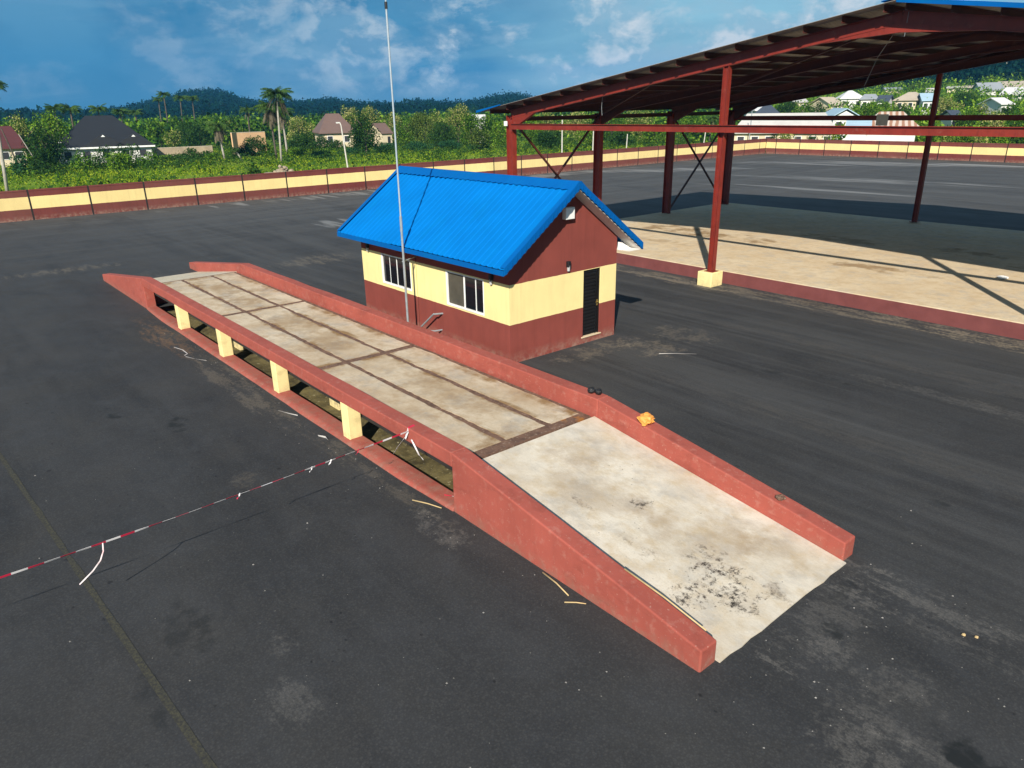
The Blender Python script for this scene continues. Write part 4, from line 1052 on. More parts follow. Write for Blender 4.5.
palm(281.5, 112, 282.5, 134, 14, 'slimmer oil palm with a grey trunk just right of the tall pale trunked palm', 3, dead=16)
palm(217, 126, 218, 125, 15, 'short oil palm with a full drooping crown between the block wall and peach wall', 4, dead=26)
palm(163.5, 94.5, 166, 215, 8, 'thin tall palm rising highest above the wood right of the charcoal roof', 5, dead=0, bark='bark')
palm(158.3, 99, 159, 220, 7, 'thin palm leaning close to the highest palm above the wood', 6, dead=0, bark='bark')
palm(180, 98, 180, 240, 8, 'distant palm in front of the hill, left one of two', 5, dead=0, bark='bark')
palm(192, 98, 193, 235, 8, 'distant palm in front of the hill, right one of two', 6, dead=0, bark='bark')
palm(54, 108, 55, 150, 12, 'dark palm behind the bushy tree left of the charcoal roof', 2, dead=0, bark='bark')
palm(70, 109, 70, 155, 13, 'dark palm whose crown shows just behind the left end of the charcoal ridge', 3, dead=0, bark='bark')
palm(98, 109, 98, 165, 11, 'dark palm whose crown shows behind the right end of the charcoal ridge', 4, dead=0, bark='bark')
palm(-9, 85, -12, 84, 17, 'palm at the far left of the picture with only its frond tips in view', 3, dead=6)
palm(235, 150, 236, 124, 5, 'stunted palm stump with a few leaves right of the short oil palm', 6, dead=10)
palm(247, 110, 247, 175, 9, 'middling palm above the peach wall', 4, dead=4, bark='bark')
palm(120, 112, 121, 180, 10, 'palm standing in the wood right of the charcoal ridge', 1, dead=4, bark='bark')
palm(135, 112, 135, 185, 9, 'palm in the wood between the charcoal roof and the highest palm', 6, dead=0, bark='bark')
palm(712, 118, 712, 150, 9, 'palm seen under the canopy between the two right hand braces', 2, dead=4, bark='bark')

# individual trees and bushes
tree(47, 111, 34, 96, 'leaf_mid', 'large bushy green tree covering the left end of the charcoal roof')
tree(36, 126, 34, 92, 'leaf_dark', 'low dark tree in front of the large bushy tree left of the charcoal roof')
tree(19, 117, 26, 104, 'leaf_yellow', 'yellow green tree beside the leaning bare trunk at the far left')
tree(4, 122, 20, 110, 'leaf_mid', 'mid green tree above the maroon roof at the left edge')
bush(72, 147, 30, 82, 'leaf_mid', 'wide green bush below the left white vent of the charcoal roof')
bush(95, 144, 26, 84, 'leaf_dark', 'dark bush in front of the middle of the charcoal roofed house')
bush(122, 142, 32, 84, 'leaf_dark', 'tall dark bush hiding the right wall of the charcoal roofed house')
bush(30, 148, 40, 80, 'leaf_dark', 'broad dark bush at the foot of the leaning bare trunk')
bush(8, 152, 24, 78, 'shrub_blue', 'blue green bush at the left edge near the perimeter wall')
bush(110, 152, 36, 79, 'leaf_mid', 'low green bush in the grass before the charcoal roofed house')
bush(140, 149, 24, 82, 'leaf_mid', 'rounded bush at the left end of the low block wall')
tree(156, 121, 22, 132, 'leaf_mid', 'leafy tree just right of the charcoal roof')
tree(170, 130, 20, 120, 'leaf_yellow', 'yellow green tree behind the low block wall')
tree(183, 119, 24, 128, 'leaf_dark', 'dark round tree below the two distant palms')
tree(196, 123, 24, 122, 'leaf_dark', 'dark tree between the distant palms and the short oil palm')
tree(206, 115, 22, 150, 'leaf_mid', 'green tree behind the short oil palm')
bush(187, 147, 26, 94, 'leaf_dark', 'dark bush covering the right end of the low block wall')
bush(203, 152, 20, 88, 'leaf_mid', 'small bush left of the short oil palm trunk')
bush(246, 162, 22, 74, 'leaf_dark', 'dark bush leaning on the perimeter wall left of the rubble heap', push=1)
bush(226, 156, 18, 92, 'leaf_mid', 'low bush right of the short oil palm trunk')
tree(229, 118, 22, 140, 'leaf_yellow', 'pale leafed tree above the left end of the peach wall')
tree(244, 122, 24, 138, 'leaf_mid', 'mid green tree behind the peach wall')
bush(251, 136, 34, 112, 'leaf_dark', 'broad dark bush in front of the peach wall')
bush(228, 146, 18, 112, 'leaf_mid', 'bush before the left corner of the peach wall')
tree(297, 118, 26, 128, 'leaf_yellow', 'yellow topped tree right of the three oil palms')
tree(296, 133, 28, 112, 'leaf_dark', 'dark tree just right of the grey palm trunk')
tree(310, 122, 20, 132, 'leaf_mid', 'green tree at the left end of the brown roof')
bush(318, 134, 26, 108, 'leaf_dark', 'dark bush in front of the left half of the brown roofed house')
bush(334, 139, 26, 104, 'leaf_dark', 'low dark bush behind the lamp pole')
tree(363, 109, 29, 106, 'leaf_dark', 'large round dark tree right of the lamp pole')
tree(349, 107, 18, 148, 'leaf_yellow', 'flowering pale tree peeping over the brown roof')
tree(370, 106, 22, 150, 'leaf_yellow', 'flowering pale tree right behind the large round dark tree')
tree(392, 112, 18, 142, 'leaf_yellow', 'flowering pale tree right of the little cream house')
tree(407, 117, 26, 134, 'leaf_mid', 'green tree just behind the mast')
tree(423, 111, 28, 132, 'leaf_olive', 'olive tree a little right of the mast')
tree(436, 113, 20, 140, 'leaf_yellow', 'pale tree between the olive tree and the tallest flowering tree')
tree(442, 122, 28, 120, 'leaf_dark', 'dark tree in front of the pale trees right of the mast')
tree(457, 107, 28, 130, 'leaf_yellow', 'tallest flowering tree left of the canopy')
tree(470, 116, 22, 124, 'leaf_mid', 'mid green tree under the small white roof')
tree(489, 116, 24, 126, 'leaf_mid', 'green tree at the corner of the canopy')
tree(478, 128, 24, 110, 'leaf_olive', 'low olive tree left of the canopy corner column')
tree(500, 122, 20, 118, 'leaf_mid', 'slim green tree just left of the canopy corner column')
for px, yt, w, D, m_, l in [(58, 150, 30, 92, 'leaf_dark', 'dark bush under the left corner of the charcoal roofed house'), (83, 150, 28, 93, 'leaf_mid', 'green bush under the windows of the charcoal roofed house'),
                          (107, 148, 30, 93, 'leaf_dark', 'dark bush right of the windows of the charcoal roofed house'), (134, 149, 26, 94, 'leaf_mid', 'green bush between the charcoal roofed house and the block wall'),
                          (154, 154, 26, 92, 'leaf_mid', 'low bush before the left part of the block wall'), (172, 153, 26, 92, 'leaf_dark', 'dark low bush before the middle of the block wall'), (200, 150, 22, 94, 'leaf_dark', 'dark bush at the right end of the block wall'),
                          (240, 146, 24, 108, 'leaf_dark', 'dark bush before the middle of the peach wall'), (262, 142, 22, 108, 'leaf_mid', 'green bush between the peach wall and the palm trunks'), (290, 146, 24, 100, 'leaf_mid', 'green bush right of the grey palm trunk'),
                          (362, 140, 22, 112, 'leaf_mid', 'green bush under the large round dark tree'), (22, 154, 26, 86, 'leaf_mid', 'green bush between the two leaning bare trunks')]:
    bush(px, yt, w, D, m_, l)
for px, yt, w, D, l in [(385, 143, 30, 98, 'blue green shrub right of the little cream house'), (418, 141, 34, 98, 'wide blue green shrub in the field just right of the mast'), (448, 140, 34, 98, 'blue green shrub above the left half of the office roof'),
                        (350, 147, 34, 92, 'blue green shrub right of the lamp pole foot'), (478, 142, 30, 98, 'blue green shrub in the field left of the canopy'), (316, 150, 30, 88, 'blue green shrub left of the lamp pole foot')]:
    bush(px, yt, w, D, 'shrub_blue', l, 'shrub')
tree(530, 117, 24, 122, 'leaf_mid', 'green tree seen between the corner column and the first brace under the canopy')
tree(545, 112, 22, 132, 'leaf_yellow', 'pale flowering tree left of the white pole under the canopy')
tree(548, 131, 30, 108, 'leaf_dark', 'low dark tree left of the white pole under the canopy')
tree(577, 112, 26, 130, 'leaf_yellow', 'pale flowering tree right of the white pole under the canopy')
tree(590, 124, 22, 118, 'leaf_mid', 'mid green tree behind the second canopy column')
tree(612, 112, 26, 134, 'leaf_mid', 'green tree right of the second canopy column')
tree(625, 129, 26, 115, 'leaf_dark', 'dark low tree midway between the second and third canopy columns')
tree(642, 110, 26, 136, 'leaf_yellow', 'pale yellow tree left of the third canopy column')
tree(656, 124, 22, 122, 'leaf_mid', 'green tree just left of the third canopy column')
tree(690, 113, 26, 136, 'leaf_mid', 'bright green tree right of the third canopy column')
tree(703, 124, 24, 126, 'leaf_dark', 'dark tree behind the crossing braces right of the third canopy column')
for px, yt, w, D, m_, l in [(535, 150, 26, 98, 'leaf_mid', 'low bush over the perimeter wall by the canopy corner column'), (610, 144, 28, 106, 'leaf_mid', 'low bush over the perimeter wall right of the second canopy column'),
                          (645, 141, 26, 108, 'leaf_dark', 'dark bush over the perimeter wall left of the third canopy column'), (694, 139, 22, 116, 'shrub_blue', 'blue green bush over the perimeter wall left of the front gable column')]:
    bush(px, yt, w, D, m_, l)
# beyond the far wall
bush(790, 130, 26, 119, 'leaf_yellow', 'yellow green creeper spilling over the far perimeter wall', 'creeper')
bush(776, 131.5, 16, 124, 'leaf_dark', 'dark bush at the right end of the long pale shed wall')
bush(838, 132, 26, 121, 'leaf_mid', 'green bush between the long pale shed and the rusty roofed house')
bush(815, 134, 18, 123, 'leaf_dark', 'dark bush under the middle of the long pale roof')
for px, yt, w, D, m_, l in [(938, 129, 20, 116, 'leaf_mid', 'bush right of the leaning far gable column'), (955, 126, 24, 118, 'leaf_yellow', 'yellow green bush over the far wall right of the leaning far gable column'),
                          (972, 124, 22, 119, 'leaf_mid', 'tallest bush over the far wall at the right'), (990, 127, 22, 117, 'leaf_yellow', 'pale bush over the far wall at the right between two darker ones'),
                          (1009, 126, 24, 116, 'leaf_mid', 'bush over the far wall near the right edge'), (1024, 124, 22, 117, 'leaf_dark', 'dark bush over the far wall cut by the right edge')]:
    bush(px, yt, w, D, m_, l)
for px, yt, w, D, m_, l in [(790, 100, 24, 190, 'leaf_dark', 'dark tree behind the long pale roof below the canopy edge'), (806, 101, 22, 185, 'leaf_mid', 'green tree above the middle of the long pale roof'),
                          (822, 104, 20, 170, 'leaf_dark', 'dark tree left of the pale blue roofed house'), (868, 104, 24, 175, 'leaf_mid', 'green tree above the rusty roof'), (886, 102, 26, 180, 'leaf_mid', 'leafy tree behind the rusty roof'),
                          (905, 106, 24, 160, 'leaf_dark', 'dark tree right of the rusty roof'), (933, 112, 26, 150, 'leaf_mid', 'tree right of the rusty roof behind the leaning column'), (948, 97, 28, 215, 'leaf_yellow', 'pale tree right of the tan roofed house on the slope'),
                          (966, 92, 26, 235, 'leaf_dark', 'dark tree below the row of small roofs on the slope'), (975, 108, 26, 165, 'leaf_mid', 'green tree on the slope above the tallest bush'), (986, 104, 22, 185, 'leaf_yellow', 'yellow green tree left of the small white house on the slope'),
                          (1012, 104, 26, 180, 'leaf_dark', 'dark tree right of the small white house on the slope'), (1000, 112, 26, 150, 'leaf_yellow', 'yellow green tree below the small white house on the slope'), (1022, 113, 24, 150, 'leaf_mid', 'green tree at the right edge above the wall'),
                          (986, 76, 14, 360, 'leaf_olive', 'lone pale crowned tree above the grey roofs on the hillside'), (917, 83, 18, 330, 'leaf_olive', 'olive tree at the canopy edge left of the leaning column'), (853, 112, 16, 150, 'leaf_dark', 'dark tree between the pale blue roof and the rusty roof')]:
    tree(px, yt, w, D, m_, l)

# woods: uncounted mass behind the individual trees and on the hills
def wood(name, n, pxr, Dr, hr, rr, leaves, ls, mat, label, bias=1.0, sky=None):
    r = np.random.default_rng(hash(name) % 1000 if False else len(name) * 7 + n); C = []; SZ = []
    for i in range(n):
        px = r.uniform(*pxr); D = Dr[0] + (Dr[1] - Dr[0]) * r.random() ** bias
        x, y, z = place(px, D); h = r.uniform(*hr); q = r.uniform(*rr)
        if x > -58.6 - q and y < 93.5 + q: continue
        if sky is not None:
            yy = hor(px) + sky(px) ; h = min(h, max(1.5, ztop(px, yy, D) - z))
        d = r.normal(size=(leaves, 3)); d /= np.linalg.norm(d, axis=1)[:, None]; d *= (r.uniform(.55, 1.05, leaves))[:, None]
        lump = 1 + .3 * np.sin(d[:, 0] * 4 + i) * np.cos(d[:, 1] * 5 + i * 2)
        p = d * lump[:, None] * np.array([q, q, h * .5]) + np.array([x, y, z + h * .5]); p[:, 2] = np.maximum(p[:, 2], z)
        C.append(p); SZ.append(r.uniform(ls[0], ls[1], leaves))
    o = bpy.data.objects.new(name, leaf_mesh(name, np.concatenate(C), np.concatenate(SZ), mat)); COL.objects.link(o)
    return tag(o, label, 'woodland', None, 'stuff')
wood('wood', 1100, (-120, 770), (172, 420), (5, 8), (2.4, 4.5), 70, (.6, 1.1), 'leaf_mid', 'mixed green wood behind the houses and palms', 1.1, lambda px: rnd.uniform(-1.5, 7) if px < 300 else rnd.uniform(0, 8))
wood('dark_wood', 700, (-120, 770), (178, 460), (5, 8), (2.4, 4.5), 60, (.6, 1.1), 'leaf_dark', 'dark green wood under the hills', 1.0, lambda px: rnd.uniform(-2, 5))
wood('slope_wood', 800, (700, 1140), (135, 380), (2.2, 4.8), (2.0, 3.6), 75, (.4, .9), 'leaf_mid', 'green trees filling the settled slope', .9)
wood('hill_wood', 3400, (-150, 800), (430, 1050), (7, 12), (5, 10), 34, (1.6, 3.2), 'leaf_far', 'dark wooded ridge on the skyline', .9)
wood('hillside_wood', 2300, (660, 1180), (360, 720), (6, 10), (4, 7), 44, (1.2, 2.4), 'leaf_far', 'dark wooded hillside above the settlement', .9)

wood('scrub', 620, (-90, 730), (106, 168), (.5, 1.6), (.7, 1.9), 60, (.14, .34), 'leaf_dark', 'dark low scrub dotted through the field grass')
wood('pale_scrub', 260, (-90, 730), (90, 160), (.4, 1.0), (.6, 1.6), 60, (.10, .24), 'leaf_mid', 'light green low scrub dotted through the field grass')
# grass of the field
def grass(name, n, pxr, Dr, size, mat, label):
    r = np.random.default_rng(n); P_ = []
    while len(P_) < n:
        px = r.uniform(*pxr); D = Dr[0] + (Dr[1] - Dr[0]) * r.random() ** 1.3
        x, y, z = place(px, D)
        if x > -57.4 and y < 92.8: continue
        if mnoise.noise(Vector((x * .11, y * .11, 4))) < -.12 and r.random() < .75: continue
        P_.append((x, y, z + r.uniform(.05, .42)))
    o = bpy.data.objects.new(name, leaf_mesh(name, np.array(P_), r.uniform(size[0], size[1], n), mat, flat=.55)); COL.objects.link(o)
    return tag(o, label, 'grass', None, 'stuff')
grass('grass', 150000, (-90, 1110), (58, 165), (.09, .24), 'leaf_grass', 'lush green grass covering the field beyond the wall')
grass('weeds', 4500, (-90, 1110), (85, 165), (.25, .7), 'leaf_dark', 'dark weeds growing through the field grass')

# ------------------------------------------------------------------ houses
def house(name, label, px, D, wpx, depth, ytop, yeave, rmat, wmat, kind='hip', rot=0., ridge=.4, cat='house', over=.5, wins=0, group='houses beyond the walls', base=None):
    x, y, z = place(px, D); z -= .1
    w = wpx * mpp(px, D); ze = ztop(px, yeave, D) - z; zt = ztop(px, ytop, D) - z
    ze = max(1.6, ze); zt = max(zt, ze + .7)
    t_ = thing(name, (x, y, z), label, cat, group, rz=R(az_of(px)) + R(rot))
    W2, D2 = w / 2 - over, depth / 2 - over
    child(MB().box(-W2, W2, -D2, D2, 0, ze).build('wall', wmat, None), t_)
    a, b = w / 2, depth / 2; rg = w * ridge / 2 if kind == 'hip' else a
    mb = MB(); th = .14
    if kind == 'hip':
        mb.add([(-a, -b, ze), (a, -b, ze), (a, b, ze), (-a, b, ze), (-rg, 0, zt), (rg, 0, zt), (-a, -b, ze - th), (a, -b, ze - th), (a, b, ze - th), (-a, b, ze - th)],
               [(0, 1, 5, 4), (2, 3, 4, 5), (1, 2, 5), (3, 0, 4), (0, 6, 7, 1), (1, 7, 8, 2), (2, 8, 9, 3), (3, 9, 6, 0), (9, 8, 7, 6)])
    elif kind == 'gable':
        mb.prism([(-b, ze - th), (0, zt - th), (b, ze - th), (b, ze), (0, zt), (-b, ze)], 'x', -a, a)
        g = MB().prism([(-D2, ze + .005), (D2, ze + .005), (0, ze + (zt - ze) * D2 / b - th - .01)], 'x', -W2, W2); child(g.build('gable', wmat, None), t_)
    else:   # gable end towards the viewer
        mb.prism([(-a, ze - th), (0, zt - th), (a, ze - th), (a, ze), (0, zt), (-a, ze)], 'y', -b, b)
        g = MB().prism([(-W2, ze + .005), (W2, ze + .005), (0, ze + (zt - ze) * W2 / a - th - .01)], 'y', -D2, D2); child(g.build('gable', wmat, None), t_)
    child(mb.build('roof', rmat, None), t_)
    for i in range(wins):
        xx = -W2 + (i + .5) * 2 * W2 / wins
        fr = MB().box(xx - .55, xx + .55, -D2 - .05, -D2 + .02, ze * .42, ze * .82).build('window', 'white', None); child(fr, t_)
        gl = MB().box(xx - .47, xx + .47, -D2 - .065, -D2 - .04, ze * .42 + .08, ze * .82 - .08).build('pane', 'hole', None); child(gl, fr)
    return t_, w, ze, zt, b
# charcoal roofed bungalow with two front gablets
h, w, ze, zt, b = house('bungalow', 'bungalow with a big charcoal hipped roof and white fascia at the left beyond the wall', 98.6, 134, 99, 14, 115.5, 145.5, 'roof_charcoal', 'wall_white', 'hip', 0, .28, wins=5)
child(MB().box(-w / 2 - .03, w / 2 + .03, -b - .06, -b - .01, ze - .2, ze + .03).build('fascia', 'white', None), h)
for fx_, g_h, g_w in ((-.0, .42, 3.0), (.30, .40, 2.8)):
    cx_ = fx_ * w; zz = ze + (zt - ze) * g_h; yb = -b + b * g_h
    gb = child(MB().prism([(cx_ - g_w, ze + .02), (cx_ + g_w, ze + .02), (cx_, zz)], 'y', -b - .02, yb + .4).build('gablet', 'roof_charcoal', None), h)
    child(MB().prism([(cx_ - .28, zz - .42), (cx_ + .28, zz - .42), (cx_, zz - .14)], 'y', -b - .08, -b - .025).build('vent', 'white', None), gb)
child(MB().prism([(-w * .42 - .3, ze + .75), (-w * .42 + .3, ze + .75), (-w * .42, ze + 1.05)], 'y', -b + .3, -b + .6).build('vent', 'white', None), h)
house('bungalow', 'house with a dark maroon roof and cream wall cut by the left edge', 3, 138, 36, 11, 126, 147, 'roof_maroon', 'wall_cream', 'hip', 0, .3, wins=2)
house('bungalow', 'house with a wide faded brown hipped roof among the trees', 332, 160, 38, 12, 113.5, 132, 'roof_brown', 'wall_cream', 'hip', 8, .35, wins=2)
h, w, ze, zt, b = house('cottage', 'little cream house with a brown roof and dark doorway right of the large round tree', 378, 156, 14, 6, 123, 133, 'roof_brown', 'wall_cream', 'gable', 30, .3, over=.25)
child(MB().box(.1, .7, -b + .2, -b + .26, .2, 2.2).build('door', 'hole', None), h)
house('shed', 'small white roofed building left of the canopy corner', 478, 165, 14, 6, 114.5, 119, 'roof_white', 'wall_white', 'gable', 10, cat='shed')
# walls standing in the field
def low_wall(px0, px1, D, ytop, label, mat, gaps=()):
    p0, p1 = place(px0, D), place(px1, D + 2); zt_ = (ztop(px0, ytop, D) + ztop(px1, ytop, D + 2)) / 2
    t_ = thing('garden_wall', p0, label, 'wall')
    mb = MB(); mb.bar((p0[0], p0[1], zt_ / 2 - .1), (p1[0], p1[1], zt_ / 2 - .1), .2, zt_ + .2)
    mb.build('blockwork', mat, t_)
    mb = MB(); mb.bar((p0[0], p0[1], zt_ + .045), (p1[0], p1[1], zt_ + .045), .26, .08); mb.build('coping', 'pale_concrete', t_)
    return t_
low_wall(146, 207, 136, 147.5, 'low weathered block wall right of the charcoal roofed house', 'wall_block')
low_wall(231, 262, 142, 132.5, 'peach plastered wall behind the oil palms', 'wall_peach')
low_wall(228, 233, 138, 133, 'end of the peach plastered wall turned towards the viewer', 'wall_peach')
# buildings beyond the far wall
h, w, ze, zt, b = house('long_shed', 'long pale roofed shed with a cream block wall behind the far perimeter wall', 787, 128, 106, 9, 113, 131.5, 'roof_pale', 'wall_cream', 'hip', 0, .74, cat='shed', wins=7)
house('house', 'house with a rusty striped roof and white wall behind the far perimeter wall', 893, 124, 58, 8, 111.5, 127, 'roof_rusty', 'wall_white', 'hip', 4, .42, wins=0)
house('lean_to', 'pale blue sheet roof joined to the left of the rusty roofed house', 862, 121, 26, 6, 119, 127.5, 'roof_skyblue', 'wall_white', 'gable', 0, cat='shed')
T = [('house', 'house with a steep dark slate roof behind the long pale shed', 768, 150, 28, 8, 104.5, 114, 'roof_slate', 'wall_white', 'hip', 0, .2),
     ('house', 'white roofed house left of the slate roof just under the canopy edge', 757, 165, 18, 8, 104.5, 110, 'roof_white', 'wall_white', 'hip', 20, .4),
     ('house', 'house with a pale blue pyramid roof above the long pale shed', 841, 150, 30, 9, 108, 116, 'roof_skyblue', 'wall_white', 'front', 15, .3),
     ('house', 'small pale roof on the slope close under the canopy edge', 800, 240, 17, 9, 97, 102, 'roof_pale', 'wall_cream', 'hip', 0, .4),
     ('house', 'cream house on the slope left of the blue and white peaked roof', 826, 230, 18, 10, 97, 105, 'roof_tan', 'wall_cream', 'gable', 40, .4),
     ('house', 'house with a blue and white peaked roof on the slope', 849, 250, 26, 11, 90.5, 98.5, 'roof_white', 'wall_white', 'hip', 10, .15),
     ('house', 'long grey roof right of the blue and white peaked roof', 869, 245, 20, 9, 94, 99, 'roof_grey', 'wall_white', 'hip', 0, .55),
     ('house', 'grey blue roof high on the slope under the canopy edge', 890, 330, 18, 10, 88.5, 93, 'roof_grey', 'wall_cream', 'gable', 8, .4),
     ('house', 'dark slate roof left of the tan roofed house', 885, 240, 14, 8, 95, 101, 'roof_slate', 'wall_white', 'gable', -10, .4),
     ('house', 'house with a broad tan roof on the slope left of the leaning column', 911, 240, 26, 11, 92, 100, 'roof_tan', 'wall_cream', 'hip', -15, .3),
     ('house', 'pale blue roof touching the tan roof beside the leaning column', 926, 235, 16, 10, 93, 100.5, 'roof_skyblue', 'wall_white', 'gable', 10, .3),
     ('house', 'small cream roof just left of the leaning column on the slope', 930, 300, 12, 8, 88, 92.5, 'roof_pale', 'wall_white', 'gable', 0, .3),
     ('house', 'first small pale roof right of the leaning column on the slope', 950, 330, 14, 9, 87, 91, 'roof_pale', 'wall_cream', 'gable', 5, .3),
     ('house', 'second small tan roof right of the leaning column on the slope', 964, 330, 14, 9, 86, 90.5, 'roof_tan', 'wall_cream', 'gable', -5, .3),
     ('warehouse', 'big grey roofed warehouse on the slope at the right', 985, 310, 25, 16, 82.5, 92, 'roof_grey', 'wall_white', 'gable', 12, .3),
     ('warehouse', 'big tan roofed warehouse at the right edge of the slope', 1014, 315, 40, 18, 81, 88, 'roof_tan', 'wall_white', 'gable', 0, .3),
     ('warehouse', 'white arched looking warehouse in front of the big tan roofed one', 1016, 285, 26, 14, 87, 95, 'roof_white', 'wall_white', 'gable', -12, .3),
     ('house', 'small white house with a dark roof side low on the slope at the right', 997, 205, 17, 8, 97.5, 104, 'roof_white', 'wall_white', 'gable', 35, .3),
     ('house', 'blue grey roof alone above the big warehouses', 1001, 430, 9, 9, 77, 80, 'roof_grey', 'wall_cream', 'gable', 0, .3),
     ('house', 'dark blue roof low among the trees right of the leaning column', 954, 170, 13, 7, 110, 116, 'roof_slate', 'wall_white', 'gable', 20, .3)]
for a in T: house(*a, cat='warehouse' if a[0] == 'warehouse' else 'house', wins=2)

# poles and bare trunks in the field
def pole(px, ytop, D, label, r=.10, lamp_=False, pxt=None, name='pole', mat='pole_concrete'):
    x, y, z = place(px, D); top = at_dist(pxt if pxt is not None else px, ytop, D)
    t_ = thing(name, (x, y, z - .1), label, 'lamp post' if lamp_ else 'pole')
    MB().tube([(x, y, z - .1), tuple(top)], r, 8, r * .7).build('shaft', mat, t_)
    if lamp_:
        MB().tube([tuple(top - Vector((0, 0, .06))), tuple(top + Vector((-.25, .05, .15))), tuple(top + Vector((-.6, .1, .2)))], .05, 6).build('arm', mat, t_)
        MB().box(top.x - 1.0, top.x - .55, top.y, top.y + .22, top.z + .14, top.z + .26).build('lamp_head', 'white', t_)
    return t_
pole(343.8, 125, 76, 'white concrete lamp post in the grass behind the office roof', .085, True, 341, 'lamp_post')
pole(562.3, 115, 92, 'white concrete pole beyond the wall between the first two canopy columns', .09)
pole(593.5, 131, 100, 'short white post beyond the wall just left of the second canopy column', .09)
pole(627.5, 134, 104, 'short pale post right of the second canopy column beyond the wall', .08)
pole(705.7, 131, 118, 'pale post behind the crossing braces left of the front gable column', .09)
pole(752.6, 106, 122, 'thin grey pole at the left end of the long pale shed', .09, mat='galv')
pole(30, 134, 117, 'thin leaning bare trunk at the left in front of the dark bushes', .07, False, 18.5, 'bare_trunk', 'pale_bark')
pole(7.5, 128, 125, 'thick leaning bare trunk at the left edge', .11, False, 1, 'bare_trunk', 'bark')
# rubble heap behind the wall
x, y, z = place(274, 86); r_ = random.Random(4)
rb = thing('rubble_heap', (x, y, z), 'heap of pale rubble and earth just behind the wall below the tall palm', 'rubble heap')
bm = bmesh.new()
az = R(az_of(274))
for k in range(110):
    u = r_.gauss(0, 1.25); v = r_.gauss(0, .7); hh = max(0, 1.5 - abs(u) * .6 - abs(v) * .6) * r_.uniform(.5, 1.0)
    s_ = r_.uniform(.12, .34)
    mt = Matrix.Translation((u * math.cos(az) - v * math.sin(az), u * math.sin(az) + v * math.cos(az), hh)) @ Matrix.Rotation(r_.uniform(0, 6), 4, Vector((r_.random(), r_.random(), r_.random())).normalized()) @ Matrix.Diagonal((s_, s_ * .8, s_ * .7, 1))
    bmesh.ops.create_icosphere(bm, subdivisions=1, radius=1, matrix=mt)
for k in range(3):
    bmesh.ops.create_icosphere(bm, subdivisions=2, radius=1, matrix=Matrix.Translation(((k - 1) * 1.3 * math.cos(az), (k - 1) * 1.3 * math.sin(az), .2)) @ Matrix.Diagonal((1.25, .9, .95 - .3 * abs(k - 1), 1)))
for v in bm.verts: v.co += Vector((r_.uniform(-.06, .06), r_.uniform(-.06, .06), r_.uniform(-.06, .06)))
me = bpy.data.meshes.new('rubble'); bm.to_mesh(me); bm.free(); me.materials.append(M['rock'])
o = bpy.data.objects.new('rubble', me); COL.objects.link(o); child(o, rb)

# ------------------------------------------------------------------ sky, sun
SUN_EL = 32.2; SD = Vector((.635, -.772, 0)).normalized()
wd = bpy.data.worlds.new('World'); S.world = wd; wd.use_nodes = True
nt = wd.node_tree; nt.nodes.clear(); t = NT(nt)
sky = t.n('ShaderNodeTexSky'); sky.sky_type = 'NISHITA'; sky.sun_disc = False
sky.sun_elevation = R(SUN_EL); sky.sun_rotation = math.atan2(SD.x, SD.y); sky.altitude = 200; sky.air_density = 1.1; sky.dust_density = .4; sky.ozone_density = 2.0
V = t.n('ShaderNodeTexCoord').outputs['Generated']
vx, vy, vz = sep(t, V)
# stretch towards the horizon so clouds flatten with distance
den = t.math('ADD', t.math('MAXIMUM', vz, 0.), .16)
cx_ = t.math('DIVIDE', vx, den); cy_ = t.math('DIVIDE', vy, den)
cm = t.n('ShaderNodeCombineXYZ'); t.l(cx_, cm.inputs[0]); t.l(cy_, cm.inputs[1]); t.l(t.math('MULTIPLY', vz, 3.), cm.inputs[2])
CV = cm.outputs[0]
# storm veil: thick on the left (towards -x), thinner on the right
leftness = t.ramp(t.math('ADD', t.math('MULTIPLY', vx, -.5), .5), [(.80, 0), (.99, 1)])   # 0 right, 1 left
veil = t.noise(CV, .55, 6, .55, .5)
lowz = t.ramp(vz, [(.0, 1), (.30, 0)])
veil = t.math('ADD', t.math('ADD', t.math('MULTIPLY', veil, .8), t.math('MULTIPLY', leftness, .50)), t.math('MULTIPLY', lowz, .12))
veil = t.ramp(veil, [(.42, 0), (.82, 1)])
base = t.mix(1.0, sky.outputs[0], (.66, .84, .84), 'MULTIPLY')
low = t.ramp(vz, [(.30, .75), (.55, 0)])
base = t.mix(low, base, (2.1, 4.2, 5.55))
VS = t.map(V, loc=(.3, .1, .2), sc=(1, 1, 2.3))
lump = t.ramp(t.noise(VS, 3.4, 7, .55, .3), [(.44, 0), (.56, 1)])
lump = t.math('MULTIPLY', lump, t.ramp(vz, [(.02, .15), (.10, 1)]))
storm = t.mix(lump, (.20, 1.55, 3.2), (.55, 2.2, 3.9))
c = t.mix(t.math('MULTIPLY', veil, .92), base, storm)
# pale torn sheets of high cloud
hi = t.ramp(t.noise(t.map(CV, loc=(3.1, 1.7, 0), sc=(1, 1, 1.5)), .8, 8, .6, .8), [(.50, 0), (.72, 1)])
c = t.mix(t.math('MULTIPLY', hi, .36), c, (2.6, 4.1, 5.2))
up_ = t.ramp(t.noise(t.map(V, loc=(.9, .4, .0), sc=(1, 1, 3)), 3.0, 7, .6, .4), [(.48, 0), (.62, 1)])
c = t.mix(t.math('MULTIPLY', t.math('MULTIPLY', up_, t.ramp(vz, [(.06, 0), (.14, 1)])), .34), c, (1.5, 3.0, 4.4))
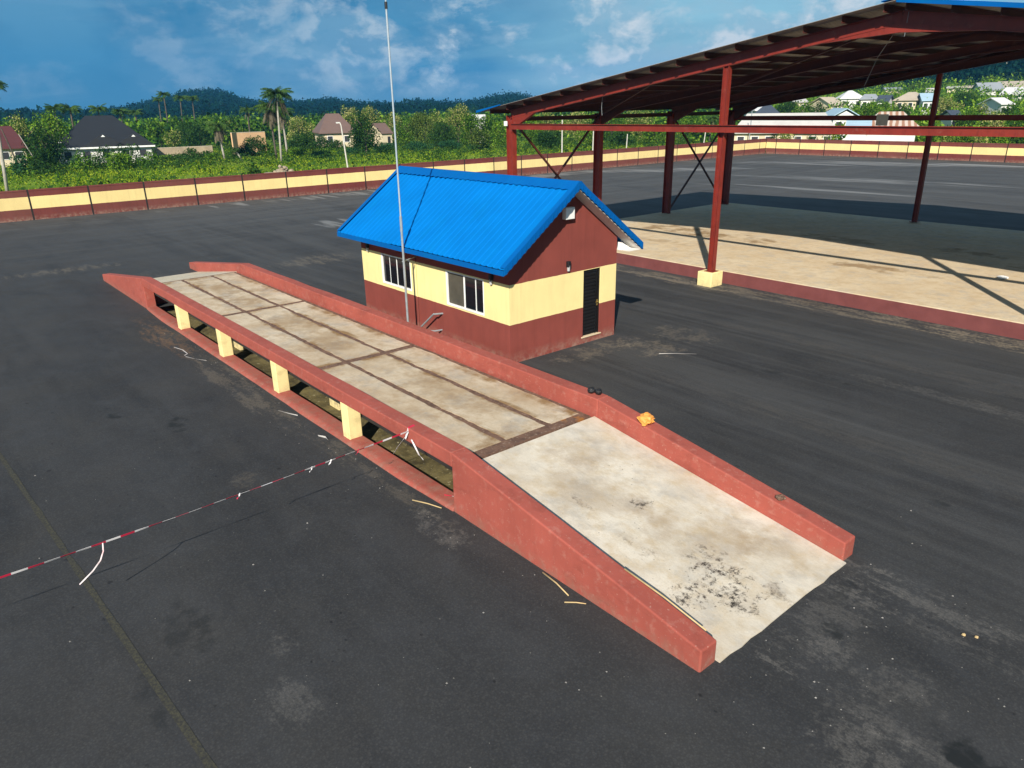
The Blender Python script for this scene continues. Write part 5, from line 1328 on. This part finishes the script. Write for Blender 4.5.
# heaped clouds, white heads over greyer bodies
rightness = t.ramp(t.math('ADD', t.math('MULTIPLY', vx, -.5), .5), [(.86, 1), (.985, .12)])
bandz = t.ramp(vz, [(.012, 0), (.035, 1), (.14, 1), (.22, .3)])
m_ = t.math('MULTIPLY', rightness, bandz)
PV = t.map(V, loc=(.37, .2, .1), sc=(1, 1, 1.7))
body = t.ramp(t.noise(PV, 6.5, 8, .6, .3), [(.45, 0), (.56, 1)])
head = t.math('MULTIPLY', body, t.ramp(t.noise(t.map(V, loc=(.37, .2, .085), sc=(1, 1, 1.6)), 17, 7, .58, .2), [(.47, 0), (.57, 1)]))
c = t.mix(t.math('MULTIPLY', t.math('MULTIPLY', body, m_), .6), c, (3.0, 4.4, 5.4))
c = t.mix(t.math('MULTIPLY', t.math('MULTIPLY', head, m_), .95), c, (5.6, 6.2, 6.6))
rim = t.ramp(vz, [(.0, 1), (.045, 0)])
c = t.mix(t.math('MULTIPLY', t.math('MULTIPLY', rim, rightness), .55), c, (2.3, 4.0, 5.3))
bg = t.n('ShaderNodeBackground'); t.l(c, bg.inputs[0]); bg.inputs[1].default_value = .07
wo = t.n('ShaderNodeOutputWorld'); t.l(bg.outputs[0], wo.inputs[0])

sl = bpy.data.lights.new('sun', 'SUN'); sl.energy = 4.2; sl.angle = R(.6); sl.color = (1.0, .93, .82)
so = bpy.data.objects.new('sun', sl); COL.objects.link(so)
dv = Vector((SD.x * math.cos(R(SUN_EL)), SD.y * math.cos(R(SUN_EL)), math.sin(R(SUN_EL))))
so.rotation_euler = dv.to_track_quat('Z', 'Y').to_euler(); so.location = (20, -30, 40)

vs_ = S.view_settings; vs_.view_transform = 'Standard'; vs_.look = 'None'; vs_.gamma = 1; vs_.exposure = .75; vs_.use_curve_mapping = False
S.cycles.max_bounces = 6; S.cycles.diffuse_bounces = 4; S.cycles.transparent_max_bounces = 4; S.cycles.use_denoising = True
S.cycles.volume_step_rate = 1
# thin air between the yard and the hills
m, nt, out = material('haze_air'); vp = nt.nodes.new('ShaderNodeVolumePrincipled')
vp.inputs['Color'].default_value = (.10, .46, .95, 1); vp.inputs['Density'].default_value = .00020; vp.inputs['Anisotropy'].default_value = 0
nt.links.new(vp.outputs[0], out.inputs['Volume']); M['haze_air'] = m
hzb = MB().box(CAM.x - 1600, CAM.x + 1600, CAM.y - 1600, CAM.y + 1600, -4, 110).build('haze', 'haze_air'); tag(hzb, 'thin blue haze over the land', 'haze', None, 'stuff')
